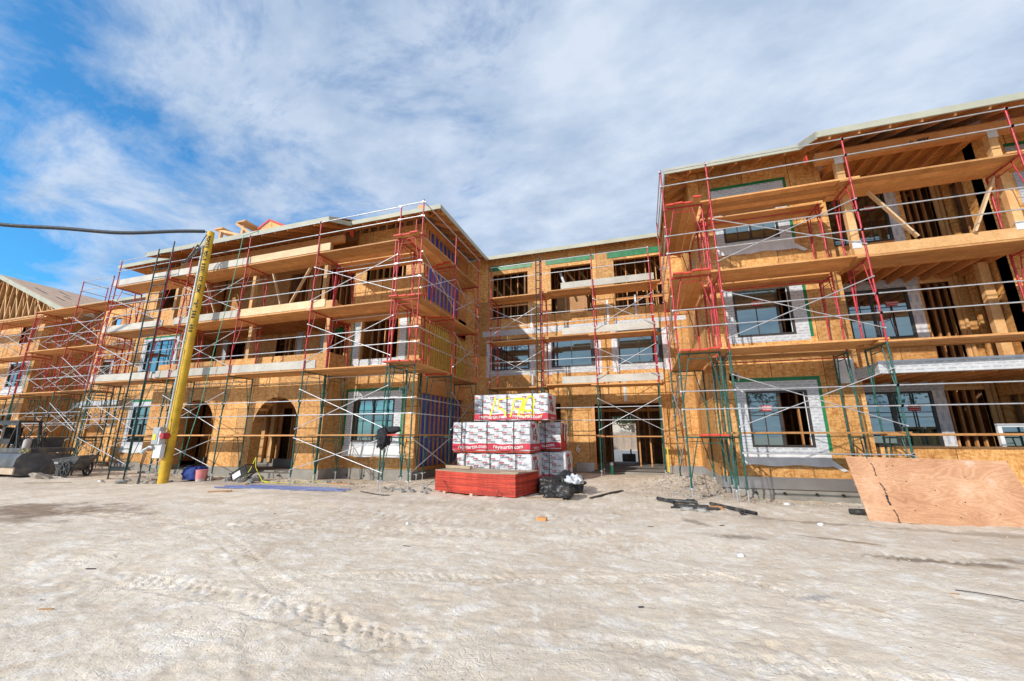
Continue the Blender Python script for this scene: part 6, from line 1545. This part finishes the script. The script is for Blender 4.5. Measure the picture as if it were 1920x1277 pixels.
tc = N.n('ShaderNodeTexCoord'); sp = N.n('ShaderNodeSeparateXYZ'); N.l(tc.outputs['Generated'], sp.inputs[0])
den = N.math('ADD', N.math('MAXIMUM', sp.outputs[2], 0), .16)
cb = N.n('ShaderNodeCombineXYZ'); N.l(N.math('DIVIDE', sp.outputs[0], den), cb.inputs[0]); N.l(N.math('DIVIDE', sp.outputs[1], den), cb.inputs[1])
mp = N.n('ShaderNodeMapping'); N.l(cb.outputs[0], mp.inputs[0]); mp.inputs['Rotation'].default_value = (0, 0, R(38)); mp.inputs['Scale'].default_value = (1.05, 1.5, 1); mp.inputs['Location'].default_value = (1.3, .4, 0)
n1 = N.noise(mp.outputs[0], 1.7, 12, .64, .35); n2 = N.noise(cb.outputs[0], 1.0, 3, .5, .3)
bias = N.math('MULTIPLY', N.math('ADD', sp.outputs[0], .62), .36)      # thicker veil towards the right
cl = N.math('ADD', N.math('ADD', N.math('MULTIPLY', n1, .75), N.math('MULTIPLY', n2, .45)), bias)
mask = N.ramp(cl, [(.50, (.03, .03, .03)), (.57, (.38, .38, .38)), (.645, (.82, .82, .82)), (.76, (.98, .98, .98))])
hz = N.ramp(sp.outputs[2], [(.0, (.9, .9, .9)), (.25, (0, 0, 0))])
mask = N.math('MAXIMUM', mask, hz)
blue = N.mix(1.0, sky.outputs[0], (.52, 1.72, 2.42), 'MULTIPLY')
cn = N.noise(mp.outputs[0], 2.6, 6, .6)
ccol = N.ramp(cn, [(.36, (4.7, 5.9, 7.7)), (.62, (7.1, 8.0, 9.4))])
cm = N.n('ShaderNodeMix', data_type='RGBA'); N.l(mask, cm.inputs[0]); N.l(blue, cm.inputs[6]); N.l(ccol, cm.inputs[7]); N.l(cm.outputs[2], bg.inputs[0])

cam = bpy.data.cameras.new('camera'); co = bpy.data.objects.new('camera', cam); COL.objects.link(co); scene.camera = co
cam.sensor_width = 36; cam.lens = 747 / 1920 * 36; cam.clip_end = 3000; cam.clip_start = .05
co.location = (0, 0, 1.45); co.rotation_euler = (R(90 + 13.5), 0, R(17.7))
scene.view_settings.view_transform = 'Standard'; scene.view_settings.look = 'None'; scene.view_settings.exposure = 0; scene.view_settings.gamma = 1
scene.cycles.max_bounces = 6; scene.cycles.diffuse_bounces = 3; scene.cycles.use_denoising = True
